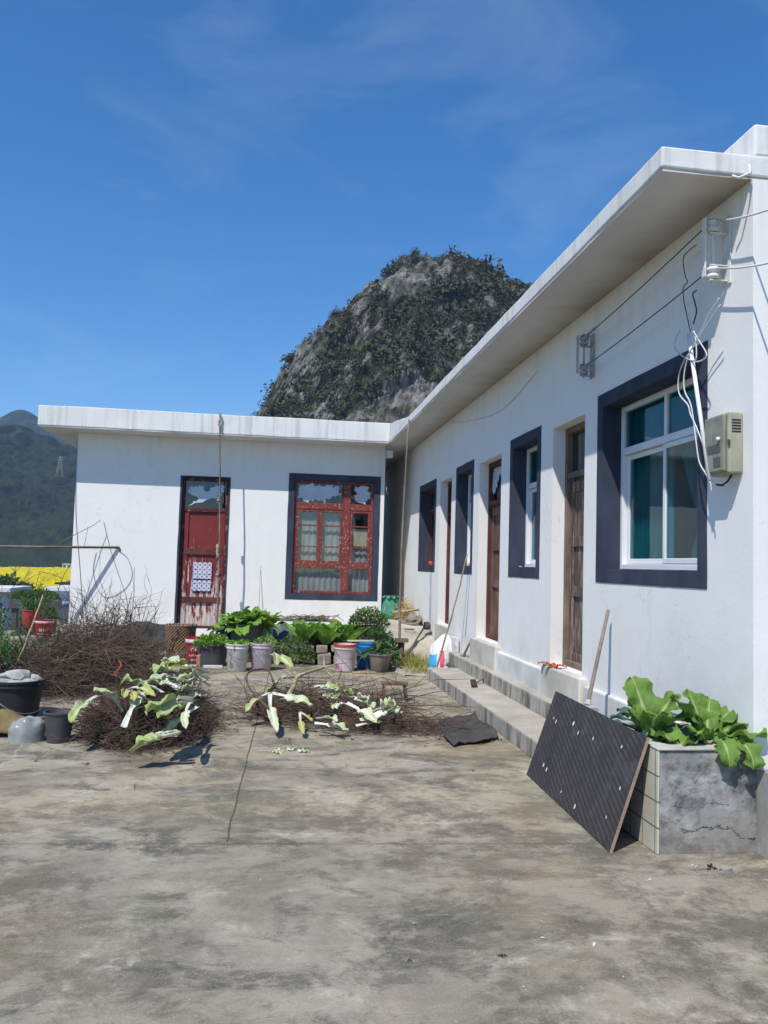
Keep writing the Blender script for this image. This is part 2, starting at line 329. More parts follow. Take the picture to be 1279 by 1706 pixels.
# ------------------------------------------------------------------ mesh helpers
class MB:
    def __init__(s): s.v = []; s.f = []; s.mi = []; s.uvs = []; s.cur = 0; s.useuv = False
    def add(s, vs, fs, uv=None):
        o = len(s.v); s.v.extend(vs)
        for f in fs: s.f.append(tuple(i+o for i in f)); s.mi.append(s.cur)
        if uv is not None: s.useuv = True; s.uvs.extend(uv)
        else: s.uvs.extend([(0.5, .5)]*len(vs))
    def box(s, x0, x1, y0, y1, z0, z1):
        s.add([(x0, y0, z0), (x1, y0, z0), (x1, y1, z0), (x0, y1, z0), (x0, y0, z1), (x1, y0, z1), (x1, y1, z1), (x0, y1, z1)],
              [(0, 3, 2, 1), (4, 5, 6, 7), (0, 1, 5, 4), (1, 2, 6, 5), (2, 3, 7, 6), (3, 0, 4, 7)])
    def obox(s, c, ax, ay, az):
        c, ax, ay, az = map(Vector, (c, ax, ay, az)); vs = []
        for k in (-1, 1):
            for a, b in ((-1, -1), (1, -1), (1, 1), (-1, 1)): vs.append(tuple(c+ax*a+ay*b+az*k))
        s.add(vs, [(0, 3, 2, 1), (4, 5, 6, 7), (0, 1, 5, 4), (1, 2, 6, 5), (2, 3, 7, 6), (3, 0, 4, 7)])
    def mbox(s, P, u0, u1, d0, d1, z0, z1):
        vs = [tuple(P(u, d, z)) for z in (z0, z1) for u, d in ((u0, d0), (u1, d0), (u1, d1), (u0, d1))]
        s.add(vs, [(0, 3, 2, 1), (4, 5, 6, 7), (0, 1, 5, 4), (1, 2, 6, 5), (2, 3, 7, 6), (3, 0, 4, 7)])
    def tube(s, pts, r, n=6, cap=True):
        pts = [Vector(p) for p in pts]; k = len(pts)
        rs = r if isinstance(r, (list, tuple)) else [r]*k
        t = (pts[1]-pts[0]).normalized()
        a = t.cross(Vector((0, 0, 1)) if abs(t.z) < .9 else Vector((1, 0, 0))).normalized()
        vs = []
        for i, p in enumerate(pts):
            t = (pts[min(i+1, k-1)]-pts[max(i-1, 0)])
            if t.length > 1e-9: t.normalize()
            a = (a-t*a.dot(t)).normalized(); b = t.cross(a)
            for j in range(n):
                w = 2*pi*j/n; vs.append(tuple(p+(a*cos(w)+b*sin(w))*rs[i]))
        fs = [(i*n+j, i*n+(j+1) % n, (i+1)*n+(j+1) % n, (i+1)*n+j) for i in range(k-1) for j in range(n)]
        if cap: fs += [tuple(reversed(range(n))), tuple((k-1)*n+j for j in range(n))]
        s.add(vs, fs)
    def lathe(s, c, prof, n=28, ax=None, cap0=False, cap1=False, wob=0, seed=0):
        """prof: list of (radius, height); around the z axis through c"""
        cx, cy, cz = c; vs = []; rnd = random.Random(seed); ph = rnd.random()*6
        for r, h in prof:
            for j in range(n):
                w = 2*pi*j/n; q = r*(1+wob*sin(2*w+ph+h*3)+wob*.6*sin(3*w+2*ph)); vs.append((cx+q*cos(w), cy+q*sin(w), cz+h))
        k = len(prof)
        fs = [(i*n+j, i*n+(j+1) % n, (i+1)*n+(j+1) % n, (i+1)*n+j) for i in range(k-1) for j in range(n)]
        if cap0: fs.append(tuple(reversed(range(n))))
        if cap1: fs.append(tuple((k-1)*n+j for j in range(n)))
        s.add(vs, fs)
    def quad(s, a, b, c, d): s.add([tuple(a), tuple(b), tuple(c), tuple(d)], [(0, 1, 2, 3)])
    def prism(s, poly, off):
        n = len(poly); off = Vector(off); vs = [tuple(Vector(p)) for p in poly]+[tuple(Vector(p)+off) for p in poly]
        s.add(vs, [tuple(range(n)), tuple(range(2*n-1, n-1, -1))]+[(i, i+n, (i+1) % n+n, (i+1) % n) for i in range(n)])
    def sheet(s, fn, nu, nv):
        vs = [tuple(fn(i/nu, j/nv)) for j in range(nv+1) for i in range(nu+1)]
        uv = [(i/nu, j/nv) for j in range(nv+1) for i in range(nu+1)]
        s.add(vs, [(j*(nu+1)+i, j*(nu+1)+i+1, (j+1)*(nu+1)+i+1, (j+1)*(nu+1)+i) for j in range(nv) for i in range(nu)], uv)
    def leaf(s, base, d, Ln, Wd, curl=1.0, fold=.3, ruf=.06, pet=.25, nv=9, nu=2, roll=0., seed=0, petw=.2, grav=True, tip=.9, crink=.05, expo=.65):
        rnd = random.Random(seed); d = Vector(d).normalized(); p = Vector(base)
        z = Vector((0, 0, 1)) if abs(d.z) < .97 else Vector((cos(seed), sin(seed), 0))
        side = d.cross(z).normalized(); n = side.cross(d).normalized()
        if roll:
            q = Matrix.Rotation(roll, 3, d); side = q @ side; n = q @ n
        vs = []; uv = []; ph = rnd.random()*6; st = Ln/nv; sw = (rnd.random()-.5)*.5
        for i in range(nv+1):
            v = i/nv
            if v < pet: w = Wd*petw*(1.25-.5*v/max(pet, .01))
            else:
                t = (v-pet)/(1-pet); w = Wd*(petw*.75*(1-t)+(1-petw*.2)*(sin(pi*min(1, .06+t*tip))**expo))
            if i == nv: w *= .45
            for j in range(-nu, nu+1):
                q = j/nu
                lift = fold*abs(q)*w/2; jag = 1
                if v > pet*.8:
                    lift += ruf*Wd*sin(v*19+ph+q*2.5)*q*q + crink*Wd*2.2*mnoise.noise(Vector((v*9+ph*5, q*2.6, seed*1.7)))*min(1, abs(q)*2.2)
                    jag += .38*mnoise.noise(Vector((v*15+ph*9, (q > 0)*7.3, seed*2.3)))*abs(q)**1.5
                c = p+side*(q*w/2*jag)+n*lift
                vs.append((c.x, c.y, c.z)); uv.append((.5+q/2, v))
            R1 = Matrix.Rotation(-curl/nv, 3, side); R2 = Matrix.Rotation(sw/nv, 3, n)
            d = (R2 @ (R1 @ d)).normalized(); side = (R2 @ side); n = side.cross(d).normalized(); p = p+d*st
        m = 2*nu+1
        s.add(vs, [(i*m+j, i*m+j+1, (i+1)*m+j+1, (i+1)*m+j) for i in range(nv) for j in range(m-1)], uv)
    def rosette(s, c, n, Ln, Wd, e0=80, e1=20, curl=1., seed=0, **k):
        rnd = random.Random(seed); c = Vector(c)
        for i in range(n):
            t = i/max(1, n-1); az = i*2.399+rnd.uniform(-.3, .3); el = radians(e0+(e1-e0)*t+rnd.uniform(-8, 8))
            l = Ln*(.62+.38*min(1, t*1.6))*rnd.uniform(.88, 1.12)
            d = Vector((cos(az)*cos(el), sin(az)*cos(el), sin(el)))
            s.leaf(c+Vector((cos(az), sin(az), 0))*.012, d, l, Wd*rnd.uniform(.85, 1.15)*(.7+.3*t), curl*rnd.uniform(.6, 1.3), seed=seed*97+i, roll=rnd.uniform(-.3, .3), **k)
    def chips(s, c, rx, ry, h, n, size, seed=0, dome=True, asp=.55):
        """many small folded leaf blades through a volume"""
        rnd = random.Random(seed)
        for i in range(n):
            a = rnd.random()*2*pi; r = sqrt(rnd.random()); x = rx*r*cos(a); y = ry*r*sin(a)
            top = h*(sqrt(max(0.05, 1-r*r)) if dome else 1); zz = top*(rnd.random()**.6)
            p = Vector((c[0]+x, c[1]+y, c[2]+zz))
            d = Vector((rnd.gauss(0, 1)+x/rx, rnd.gauss(0, 1)+y/ry, rnd.gauss(.5, .8))).normalized()
            sd = d.cross(Vector((rnd.gauss(0, 1), rnd.gauss(0, 1), rnd.gauss(0, 1)))).normalized(); nn = sd.cross(d)
            l = size*rnd.uniform(.6, 1.3); w = l*asp
            q = [p, p+d*l*.5+sd*w*.5+nn*w*.15, p+d*l-nn*l*.12, p+d*l*.5-sd*w*.5+nn*w*.15]
            s.add([tuple(x) for x in q], [(0, 1, 2, 3)], [(.5, 0), (1, .5), (.5, 1), (0, .5)])
    def build(s, name, mat, parent=None, base=None, smooth=False, bevel=0, recalc=True, root=None, solid=0):
        me = bpy.data.meshes.new(name)
        if parent is not None: o0 = parent.get('_o') ; b = Vector(o0)
        else: b = Vector(base) if base is not None else Vector((0, 0, 0))
        me.from_pydata([(x-b.x, y-b.y, z-b.z) for x, y, z in s.v], [], s.f)
        mats = mat if isinstance(mat, (list, tuple)) else [mat]
        for m in mats: me.materials.append(m)
        if len(mats) > 1: me.polygons.foreach_set('material_index', s.mi)
        if s.useuv:
            ul = me.uv_layers.new(name='uv'); li = np.empty(len(me.loops), np.int32); me.loops.foreach_get('vertex_index', li)
            ul.data.foreach_set('uv', np.array(s.uvs, np.float32)[li].ravel())
        if recalc:
            bm = bmesh.new(); bm.from_mesh(me); bmesh.ops.recalc_face_normals(bm, faces=bm.faces); bm.to_mesh(me); bm.free()
        if smooth:
            me.polygons.foreach_set('use_smooth', [True]*len(me.polygons))
        o = bpy.data.objects.new(name, me); COL.objects.link(o)
        if parent is not None: o.parent = parent
        else: o.location = b
        o['_o'] = tuple(b)
        if smooth == 'auto':
            try:
                md = o.modifiers.new('e', 'EDGE_SPLIT'); md.split_angle = radians(38)
            except Exception: pass
        if bevel:
            md = o.modifiers.new('b', 'BEVEL'); md.width = bevel; md.segments = 2; md.limit_method = 'ANGLE'; md.angle_limit = radians(50)
        if solid:
            md = o.modifiers.new('s', 'SOLIDIFY'); md.thickness = solid
        return o
def tag(o, label, cat, group=None, kind=None):
    o['label'] = label; o['category'] = cat
    if group: o['group'] = group
    if kind: o['kind'] = kind
    return o
def thing(name, label, cat, loc, group=None, kind=None):
    o = bpy.data.objects.new(name, None); COL.objects.link(o); o.location = Vector(loc); o['_o'] = tuple(Vector(loc))
    o.empty_display_size = .1
    return tag(o, label, cat, group, kind)
def struct(o, label, cat): return tag(o, label, cat, None, 'structure')
def arc(a, b, sag, n=12, ax=(0, 0, -1)):
    a, b, ax = Vector(a), Vector(b), Vector(ax)
    return [a.lerp(b, i/n)+ax*(sag*4*(i/n)*(1-i/n)) for i in range(n+1)]
def wig(pts, amp, seed):
    r = random.Random(seed); return [Vector(p)+Vector((r.gauss(0, amp), r.gauss(0, amp), r.gauss(0, amp))) for p in pts]
def hashn(ix, iy, iz, seed):
    h = (ix*374761393 + iy*668265263 + iz*2147483647 + seed*1274126177) & 0xffffffff
    h = ((h ^ (h >> 13))*1274126177) & 0xffffffff
    h = (h ^ (h >> 16)) & 0xffffffff
    return h/4294967295.
def vnoise(x, y, z, seed=0):
    x, y, z = np.broadcast_arrays(np.asarray(x, float), np.asarray(y, float), np.asarray(z, float))
    fx, fy, fz = np.floor(x), np.floor(y), np.floor(z); ux, uy, uz = x-fx, y-fy, z-fz
    ux, uy, uz = [t*t*(3-2*t) for t in (ux, uy, uz)]; ix, iy, iz = fx.astype(np.int64), fy.astype(np.int64), fz.astype(np.int64)
    r = 0
    for a in (0, 1):
        for b in (0, 1):
            for c in (0, 1):
                r = r+hashn(ix+a, iy+b, iz+c, seed)*(ux if a else 1-ux)*(uy if b else 1-uy)*(uz if c else 1-uz)
    return r*2-1
def fbm(x, y, z, oct=5, seed=0, gain=.5):
    r = 0; a = 1
    for o in range(oct): r = r+a*vnoise(np.asarray(x)*2**o, np.asarray(y)*2**o, np.asarray(z)*2**o, seed+o); a *= gain
    return r

# ------------------------------------------------------------------ wall with openings
def wall_mesh(mb, P, u0, u1, z0, z1, t, ops):
    us = sorted({u0, u1, *[o[0] for o in ops], *[o[1] for o in ops]}); zs = sorted({z0, z1, *[o[2] for o in ops], *[o[3] for o in ops]})
    hole = lambda u, z: any(o[0] < u < o[1] and o[2] < z < o[3] for o in ops)
    for d in (0, t):
        for a, b in zip(us, us[1:]):
            for c, e in zip(zs, zs[1:]):
                if not hole((a+b)/2, (c+e)/2): mb.quad(P(a, d, c), P(b, d, c), P(b, d, e), P(a, d, e))
    for a, b, c, e in list(ops)+[(u0, u1, z0, z1)]:
        for q in (((a, c), (b, c)), ((b, c), (b, e)), ((b, e), (a, e)), ((a, e), (a, c))):
            mb.quad(P(q[0][0], 0, q[0][1]), P(q[1][0], 0, q[1][1]), P(q[1][0], t, q[1][1]), P(q[0][0], t, q[0][1]))
def ring(mb, P, u0, u1, z0, z1, w, d0, d1, depth):
    """painted surround: flat band round the opening, 4 mm proud, and the lining of the reveal"""
    mb.mbox(P, u0, u0+w, d0, d1, z0, z1); mb.mbox(P, u1-w, u1, d0, d1, z0, z1)
    mb.mbox(P, u0+w, u1-w, d0, d1, z0, z0+w); mb.mbox(P, u0+w, u1-w, d0, d1, z1-w, z1)
    a, b, c, e = u0+w, u1-w, z0+w, z1-w; k = .005
    mb.mbox(P, a, a+k, d0, depth, c, e); mb.mbox(P, b-k, b, d0, depth, c, e)
    mb.mbox(P, a+k, b-k, d0, depth, c, c+k); mb.mbox(P, a+k, b-k, d0, depth, e-k, e)
def frame(mb, P, u0, u1, z0, z1, w, d0, d1):
    mb.mbox(P, u0, u0+w, d0, d1, z0, z1); mb.mbox(P, u1-w, u1, d0, d1, z0, z1)
    mb.mbox(P, u0+w, u1-w, d0, d1, z0, z0+w); mb.mbox(P, u0+w, u1-w, d0, d1, z1-w, z1)
def curtain(P, u0, u1, d, z0, z1, waves, amp, seed=0, gather=None):
    mb = MB(); ph = seed*1.7
    def fn(a, b):
        x = a
        if gather: g = gather(b); x = .5+(a-.5)*g[0]+g[1]
        return P(u0+(u1-u0)*x, d+amp*sin(a*waves*2*pi+ph+.6*sin(b*3))*(.5+.5*(1-b)), z0+(z1-z0)*b)
    mb.sheet(fn, int(waves*8)+8, 8); return mb

# ================================================================== GROUND, TERRAIN
mb = MB()
def gnd(a, b): return (-7+17*a, -9+26.2*b, 0)
mb.sheet(gnd, 4, 4)
for (a, b, c, d) in (((-7, -9), (10, -9), 0, 0), ((10, -9), (10, 17.2), 0, 0), ((10, 17.2), (-7, 17.2), 0, 0), ((-7, 17.2), (-7, -9), 0, 0)):
    mb.quad((*a, 0), (*b, 0), (*b, -6), (*a, -6))
struct(mb.build('courtyard_ground', MGND), 'stained grey concrete courtyard with joints and damp patches', 'courtyard')

m = MT('valley_floor', .95, .1); p = m.pos()
m.color(m.mix(m.rng(m.noise(p, .04, 6), .4, .6), (.07, .075, .035), (.12, .105, .06)))
mb = MB(); mb.sheet(lambda a, b: (-3500+7000*a, -500+4500*b, -5.0), 6, 6)
struct(mb.build('valley_ground', m.m), 'dull green valley floor below the terrace', 'ground')

# rapeseed field: rows of flowering crop as a bumpy sheet
m = MT('rapeseed_flowers', .9, .1); p = m.pos()
c = m.mix(m.rng(m.noise(p, 1.6, 5, .7), .38, .62), (.62, .50, .004), (.42, .36, .008))
c = m.mix(m.rng(m.noise(m.map(p, (.012, .10, 1)), 1, 5, .75), .60, .66, 0, .6), c, (.16, .15, .03))
m.color(c)
mb = MB(); nx, ny = 150, 130
X, Y = np.meshgrid(np.linspace(-170, 30, nx+1), np.linspace(135, 392, ny+1))
Z = -4.2+.55*fbm(X*.7, Y*.7, 0, 3, 3)+.25*fbm(X*.05, Y*.05, 0, 2, 8)
mb.add([tuple(v) for v in np.stack([X, Y, Z], -1).reshape(-1, 3)], [(j*(nx+1)+i, j*(nx+1)+i+1, (j+1)*(nx+1)+i+1, (j+1)*(nx+1)+i) for j in range(ny) for i in range(nx)])
tag(mb.build('rapeseed_field', m.m), 'bright yellow flowering rapeseed field in the valley', 'field', None, 'stuff')

# ------------------------------------------------------------------ hills
def sil(px, D):
    """lateral offset and height of a ridge point at distance D (survey of skyline)"""
    out = []
    for x, y in px:
        d = CF + CR*((x-639.5)/F) - CU*((y-853.)/F); h = hypot(d.x, d.y); t = D/h
        out.append((atan2(d.x, d.y), EYE.z+d.z*t))
    return out
def hill_mesh(ridge, D, front, back, nx, ny, zbase, rough, fscale, seed, power=.7, cliff=0):
    az = np.array([r[0] for r in ridge]); hh = np.array([r[1] for r in ridge])
    A = np.linspace(az[0], az[-1], nx+1); Hh = np.interp(A, az, hh)
    k = np.ones(5)/5; Hh = np.convolve(np.pad(Hh, 2, 'edge'), k, 'valid')
    V = np.concatenate([np.linspace(-1, 0, int(ny*.75))[:-1], np.linspace(0, 1, ny+2-int(ny*.75))])
    AA, VV = np.meshgrid(A, V); H2 = np.broadcast_to(Hh, AA.shape)
    g = np.clip(1-np.abs(VV), 0, 1)**power
    dist = D+np.where(VV < 0, VV*front, VV*back)
    Z = zbase+(H2-zbase)*g; Xx = np.sin(AA)*dist; Yy = np.cos(AA)*dist
    nf = fbm(Xx*fscale, Yy*fscale, Z*fscale, 6, seed, .55)
    if cliff: nf = nf+.8*np.abs(fbm(Xx*fscale*2.3, Yy*fscale*2.3, Z*fscale*.9, 4, seed+9))-.3
    amp = rough*np.clip((1-np.abs(VV))*4+.35, 0, 1)
    dist2 = dist-nf*amp; Z2 = Z+nf*amp*.55
    return np.stack([np.sin(AA)*dist2, np.cos(AA)*dist2, Z2], -1)
def grid_obj(name, G, mat):
    ny, nx = G.shape[:2]; mb = MB()
    mb.add([tuple(v) for v in G.reshape(-1, 3)], [(j*nx+i, j*nx+i+1, (j+1)*nx+i+1, (j+1)*nx+i) for j in range(ny-1) for i in range(nx-1)])
    return mb.build(name, mat, smooth=False, recalc=False)
# karst hill behind the house
ridge = sil([(395, 760), (425, 694), (455, 648), (492, 596), (540, 549), (575, 506), (602, 474), (630, 455), (658, 437), (690, 431), (740, 436), (785, 436), (815, 445), (836, 464), (858, 483), (880, 482), (905, 492), (935, 530), (980, 600), (1060, 720)], 150)
G = hill_mesh(ridge, 150, 42, 40, 190, 150, -4, 2.2, .13, 4, .5, 1)
m = MT('karst_rock', .95, .15); p = m.pos()
n1 = m.noise(m.map(p, (1, 1, .55)), .35, 9, .72, .6); n2 = m.noise(p, .10, 6, .65)
c = m.mix(m.rng(n1, .36, .62), (.075, .07, .065), (.44, .425, .40))
c = m.mix(m.rng(m.noise(m.map(p, (1, 1, .35)), .9, 8, .75), .5, .68, 0, .55), c, (.035, .034, .032))
veg = m.rng(m.math('ADD', m.math('MULTIPLY', n2, .7), m.math('MULTIPLY', m.noise(p, .7, 5, .7), .3)), .46, .56)
c = m.mix(veg, c, m.mix(m.noise(p, 1.5, 5, .7), (.028, .036, .018), (.085, .082, .045)))
m.color(c); m.bump(m.math('ADD', n1, m.math('MULTIPLY', m.noise(p, 1.6, 8, .75), .6)), 1.0, 1.1)
struct(grid_obj('rocky_hill', G, m.m), 'steep grey limestone karst hill with dark scrub behind the houses', 'hill')
# shrubs on the hill : one mass, many leaf-sized blades
rng_ = np.random.default_rng(5)
def scatter_shrubs(G, n, rows, size, nb, seed, name, mat, label, bladef=.34, tall=1.0, dens=None):
    rg = np.random.default_rng(seed); ny, nx = G.shape[:2]
    jj = rg.integers(rows[0], rows[1], n*3); ii = rg.integers(2, nx-2, n*3)
    c = G[jj, ii]
    d = fbm(c[:, 0]*.07, c[:, 1]*.07, c[:, 2]*.07, 4, seed+3)
    keep = np.where(d > (dens if dens is not None else -.12))[0][:n]; c = c[keep]; n = len(c)
    sz = size*np.exp(rg.normal(0, .5, n))
    off = rg.normal(0, 1, (n, nb, 3)); off /= np.linalg.norm(off, axis=2, keepdims=True); off *= rg.random((n, nb, 1))**.45
    off[..., 2] = np.abs(off[..., 2])*tall
    P = c[:, None]+off*sz[:, None, None]*.5
    a = rg.normal(0, 1, (n, nb, 3)); a /= np.linalg.norm(a, axis=2, keepdims=True)
    b = rg.normal(0, 1, (n, nb, 3)); b = np.cross(a, b); b /= np.linalg.norm(b, axis=2, keepdims=True)
    s = (bladef*sz[:, None, None])*rg.uniform(.5, 1.2, (n, nb, 1))
    q = np.stack([P-a*s*.5, P+b*s*.28, P+a*s*.5, P-b*s*.28], 2).reshape(-1, 3)
    me = bpy.data.meshes.new(name); k = len(q)//4
    me.vertices.add(len(q)); me.vertices.foreach_set('co', q.ravel()); me.loops.add(len(q)); me.loops.foreach_set('vertex_index', np.arange(len(q), dtype=np.int32))
    me.polygons.add(k); me.polygons.foreach_set('loop_start', np.arange(0, len(q), 4, dtype=np.int32))
    me.update(); me.validate(); me.materials.append(mat)
    o = bpy.data.objects.new(name, me); COL.objects.link(o); return tag(o, label, 'shrubs', None, 'stuff')
m = MT('hill_scrub_leaves', .85, .15); p = m.pos()
c = m.mix(m.rng(m.noise(p, .16, 4), .35, .65), (.048, .066, .026), (.115, .105, .055))
c = m.mix(m.rng(m.noise(p, .33, 3), .58, .72, 0, .8), c, (.13, .105, .075))
c = m.mix(m.rng(m.noise(m.map(p, (1, 1, 1), (40, 0, 9)), .12, 3), .68, .74, 0, .6), c, (.13, .13, .03))
m.color(m.mix(m.rng(m.noise(p, 2.5, 3), .35, .8), c, (.045, .043, .030)))
MSCRUB = m.m
nyG = G.shape[0]
scatter_shrubs(G, 3600, (30, nyG-22), 1.3, 60, 21, 'hillside_scrub', MSCRUB, 'dark scrub and small trees clinging to the rocky hill', .23)
scatter_shrubs(G, 520, (102, 118), 1.15, 44, 23, 'skyline_scrub', MSCRUB, 'ragged scrub along the skyline of the rocky hill', .2, 1.3, -.35)

# valley mountains to the left
m = MT('forest_mountain', .95, .05); p = m.pos()
c = m.mix(m.rng(m.noise(p, .05, 8, .75), .36, .64), (.014, .024, .012), (.060, .075, .038))
c = m.mix(m.rng(m.noise(m.map(p, (1, 1, .6), (0, 0, 0)), .016, 6, .7), .60, .70, 0, .5), c, (.13, .12, .105))
c = m.mix(m.rng(m.noise(p, .013, 5), .5, .7, 0, .5), c, (.05, .035, .04))
m.color(c); m.bump(m.noise(p, .12, 7, .8), 1., 7)
ridge = sil([(-260, 740), (-160, 735), (-80, 722), (-10, 712), (20, 716), (60, 726), (95, 744), (130, 752), (180, 770), (260, 790), (420, 830), (560, 880)], 640)
G1 = hill_mesh(ridge, 640, 240, 150, 220, 150, -5, 9, .035, 11, .75)
struct(grid_obj('forested_mountain', G1, m.m), 'dark forested mountainside beyond the yellow field at left', 'mountain')
ridge = sil([(-340, 800), (-200, 740), (-90, 730), (-20, 706), (6, 688), (30, 681), (48, 683), (58, 694), (80, 709), (112, 728), (150, 752), (230, 800), (380, 880)], 1100)
G2 = hill_mesh(ridge, 1100, 300, 300, 120, 70, -5, 10, .012, 31, .7)
struct(grid_obj('distant_mountain', G2, m.m), 'far blue hazy mountain peak at the left edge', 'mountain')

# ================================================================== HOUSES
XW, XE, YN = 2.843, 2.25, 4.50
YF, YE = 16.523, 15.942
ZS, ZT, ZTL = 4.038, 4.19, 4.44
PR = lambda u, d, z: Vector((XW+d, u, z))
PL = lambda u, d, z: Vector((u, YF+d, z))

# ---- right hand house
H = thing('long_house', 'long white house with a deep eave, navy windows and weathered doors along raised steps', 'house', (XW, 10, 0))
WINR = [(5.018, 6.869), (8.412, 9.559), (11.371, 12.510), (14.07, 15.71)]
DOORR = [(7.17, 8.035), (9.95, 11.05), (12.83, 13.72)]
WZ0, WZ1, DZ0, DZ1, TW = 1.503, 3.167, .64, 3.065, .115
ops = [(a+TW, b-TW, WZ0+TW, WZ1-TW) for a, b in WINR]+[(a, b, DZ0, DZ1) for a, b in DOORR]
mb = MB(); wall_mesh(mb, PR, YN, 22.5, -.02, ZS, .30, ops); mb.build('wall', MWALL, H)
mb = MB(); mb.box(XW+.0, 7.2, YN, YN+.25, -.02, ZS)
# end wall is set just behind the front wall's end so that the faces do not coincide
mb2 = MB(); mb2.box(XW+.302, 7.2, YN+.003, YN+.25, -.02, ZS-.003); mb2.build('end_wall', MWALL, H)
mb = MB(); mb.box(7.2, 7.4, YN, 22.5, -.02, ZS); mb.box(XW+.31, 7.19, 22.2, 22.5, -.02, ZS-.004)
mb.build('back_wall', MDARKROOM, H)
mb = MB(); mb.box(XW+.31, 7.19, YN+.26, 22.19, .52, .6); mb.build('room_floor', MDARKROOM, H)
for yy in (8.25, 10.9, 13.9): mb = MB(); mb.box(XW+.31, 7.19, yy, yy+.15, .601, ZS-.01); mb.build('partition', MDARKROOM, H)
# eave slab: underside sheet of its own colour, top slab
mb = MB(); mb.box(XE, 7.6, YN-.0, 22.6, ZS+.02, ZT)
mb.prism([(XE-.003, 13.7, ZT-.004), (XE-.003, 15.94, ZTL), (XE-.003, 15.94, ZS+.02)], (.5, 0, 0))
mb.build('eave_slab', MSLAB, H, bevel=.012)
mb = MB(); mb.box(XE+.012, XW+.25, YN+.012, 22.5, ZS, ZS+.04); mb.build('eave_underside', MSOF, H)
mb = MB(); mb.box(2.862, 3.1, 4.51, 22.4, ZT+.003, 4.40); mb.box(3.1, 7.4, 4.51, 4.75, ZT+.003, 4.40); mb.build('parapet', MSLAB, H, bevel=.015)
# plinth along the wall foot
MPLINTH = simple('stained_white_plinth', (.68, .68, .665), (.47, .47, .44), 2.2, .85, .15, .4, 18)
MSILL = simple('pale_cement_sill', (.58, .56, .50), (.42, .40, .34), 3, .9, .15, .4, 18)
for a, b in [(5.34, DOORR[0][0]-.14), (DOORR[0][1]+.08, DOORR[1][0]-.12)]:
    mb = MB(); mb.box(XW-.045, XW+.02, a, b, .30, .575); mb.build('plinth', MPLINTH, H, bevel=.015)
for k, (a, b) in enumerate(DOORR[:2]):
    mb = MB(); mb.box(XW-.075, XW+.30, a-.12, b+.06, .28, DZ0-.004); mb.build('door_sill', MSILL, H, bevel=.015)
mb = MB(); mb.box(XW-.03, XW+.30, DOORR[2][0]-.05, DOORR[2][1]+.05, .1, DZ0-.004); mb.build('door_sill', MSILL, H, bevel=.015)

def pvc_window(P, H, u0, u1, z0, z1, pane, fmat, tz=.72, open_=False, cur=True, ledge=None):
    a, b, c, e = u0+TW, u1-TW, z0+TW, z1-TW
    w = MB(); frame(w, P, a+.006, b-.006, c+.006, e-.006, .045, .165, .225)
    zt = c+(e-c)*tz; w.mbox(P, a+.051, b-.051, .168, .222, zt-.03, zt+.03)
    um = (a+b)/2; w.mbox(P, um-.022, um+.022, .170, .220, zt+.03, e-.051)
    win = w.build('window', fmat, H, bevel=.005)
    t = MB(); ring(t, P, u0, u1, z0, z1, TW, -.005, .004, .166); t.build('trim', MNAVY, win)
    # two sliding sashes, on two tracks
    for (x0, x1, d) in ((um-.03, b-.055, .205), (a+.055, um+.03, .168)):
        f = MB(); frame(f, P, x0, x1, c+.055, zt-.035, .042, d, d+.03); f.build('sash', fmat, win, bevel=.004)
        g = MB(); g.mbox(P, x0+.04, x1-.04, d+.012, d+.017, c+.095, zt-.075); g.build('pane', pane, win)
    for x0, x1 in ((a+.05, um-.02), (um+.02, b-.05)): g = MB(); g.mbox(P, x0, x1, .19, .196, zt+.03, e-.05); g.build('pane', pane, win)
    if cur:
        curtain(P, um+.02, b-.02, .268, c+.02, e-.02, 7, .018, 1, lambda t: (1.0 if t > .72 else .62+.38*t/.72, -.0 if t > .72 else .18*(1-t/.72))).build('curtain', MCURT, win, smooth=True, recalc=False)
        curtain(P, a+.02, um+.04, .275, c+.02, e-.02, 7, .020, 2, lambda t: (.45+.55*min(1, abs(t-.25)**.8*1.5), -.2*max(0, 1-abs(t-.25)*1.8))).build('curtain', MCURT, win, smooth=True, recalc=False)
    return win
pvc_window(PR, H, *WINR[0], WZ0, WZ1, MGLASS, MPVC)
pvc_window(PR, H, *WINR[1], WZ0, WZ1, MGLASS, MPVC, .68)
pvc_window(PR, H, *WINR[2], WZ0, WZ1, MGLASS, MPVC, .66)
pvc_window(PR, H, *WINR[3], WZ0, WZ1, MGLASSC, MWOODDK, .74, cur=False)['label'] = 'dark wooden window in the shaded far end'

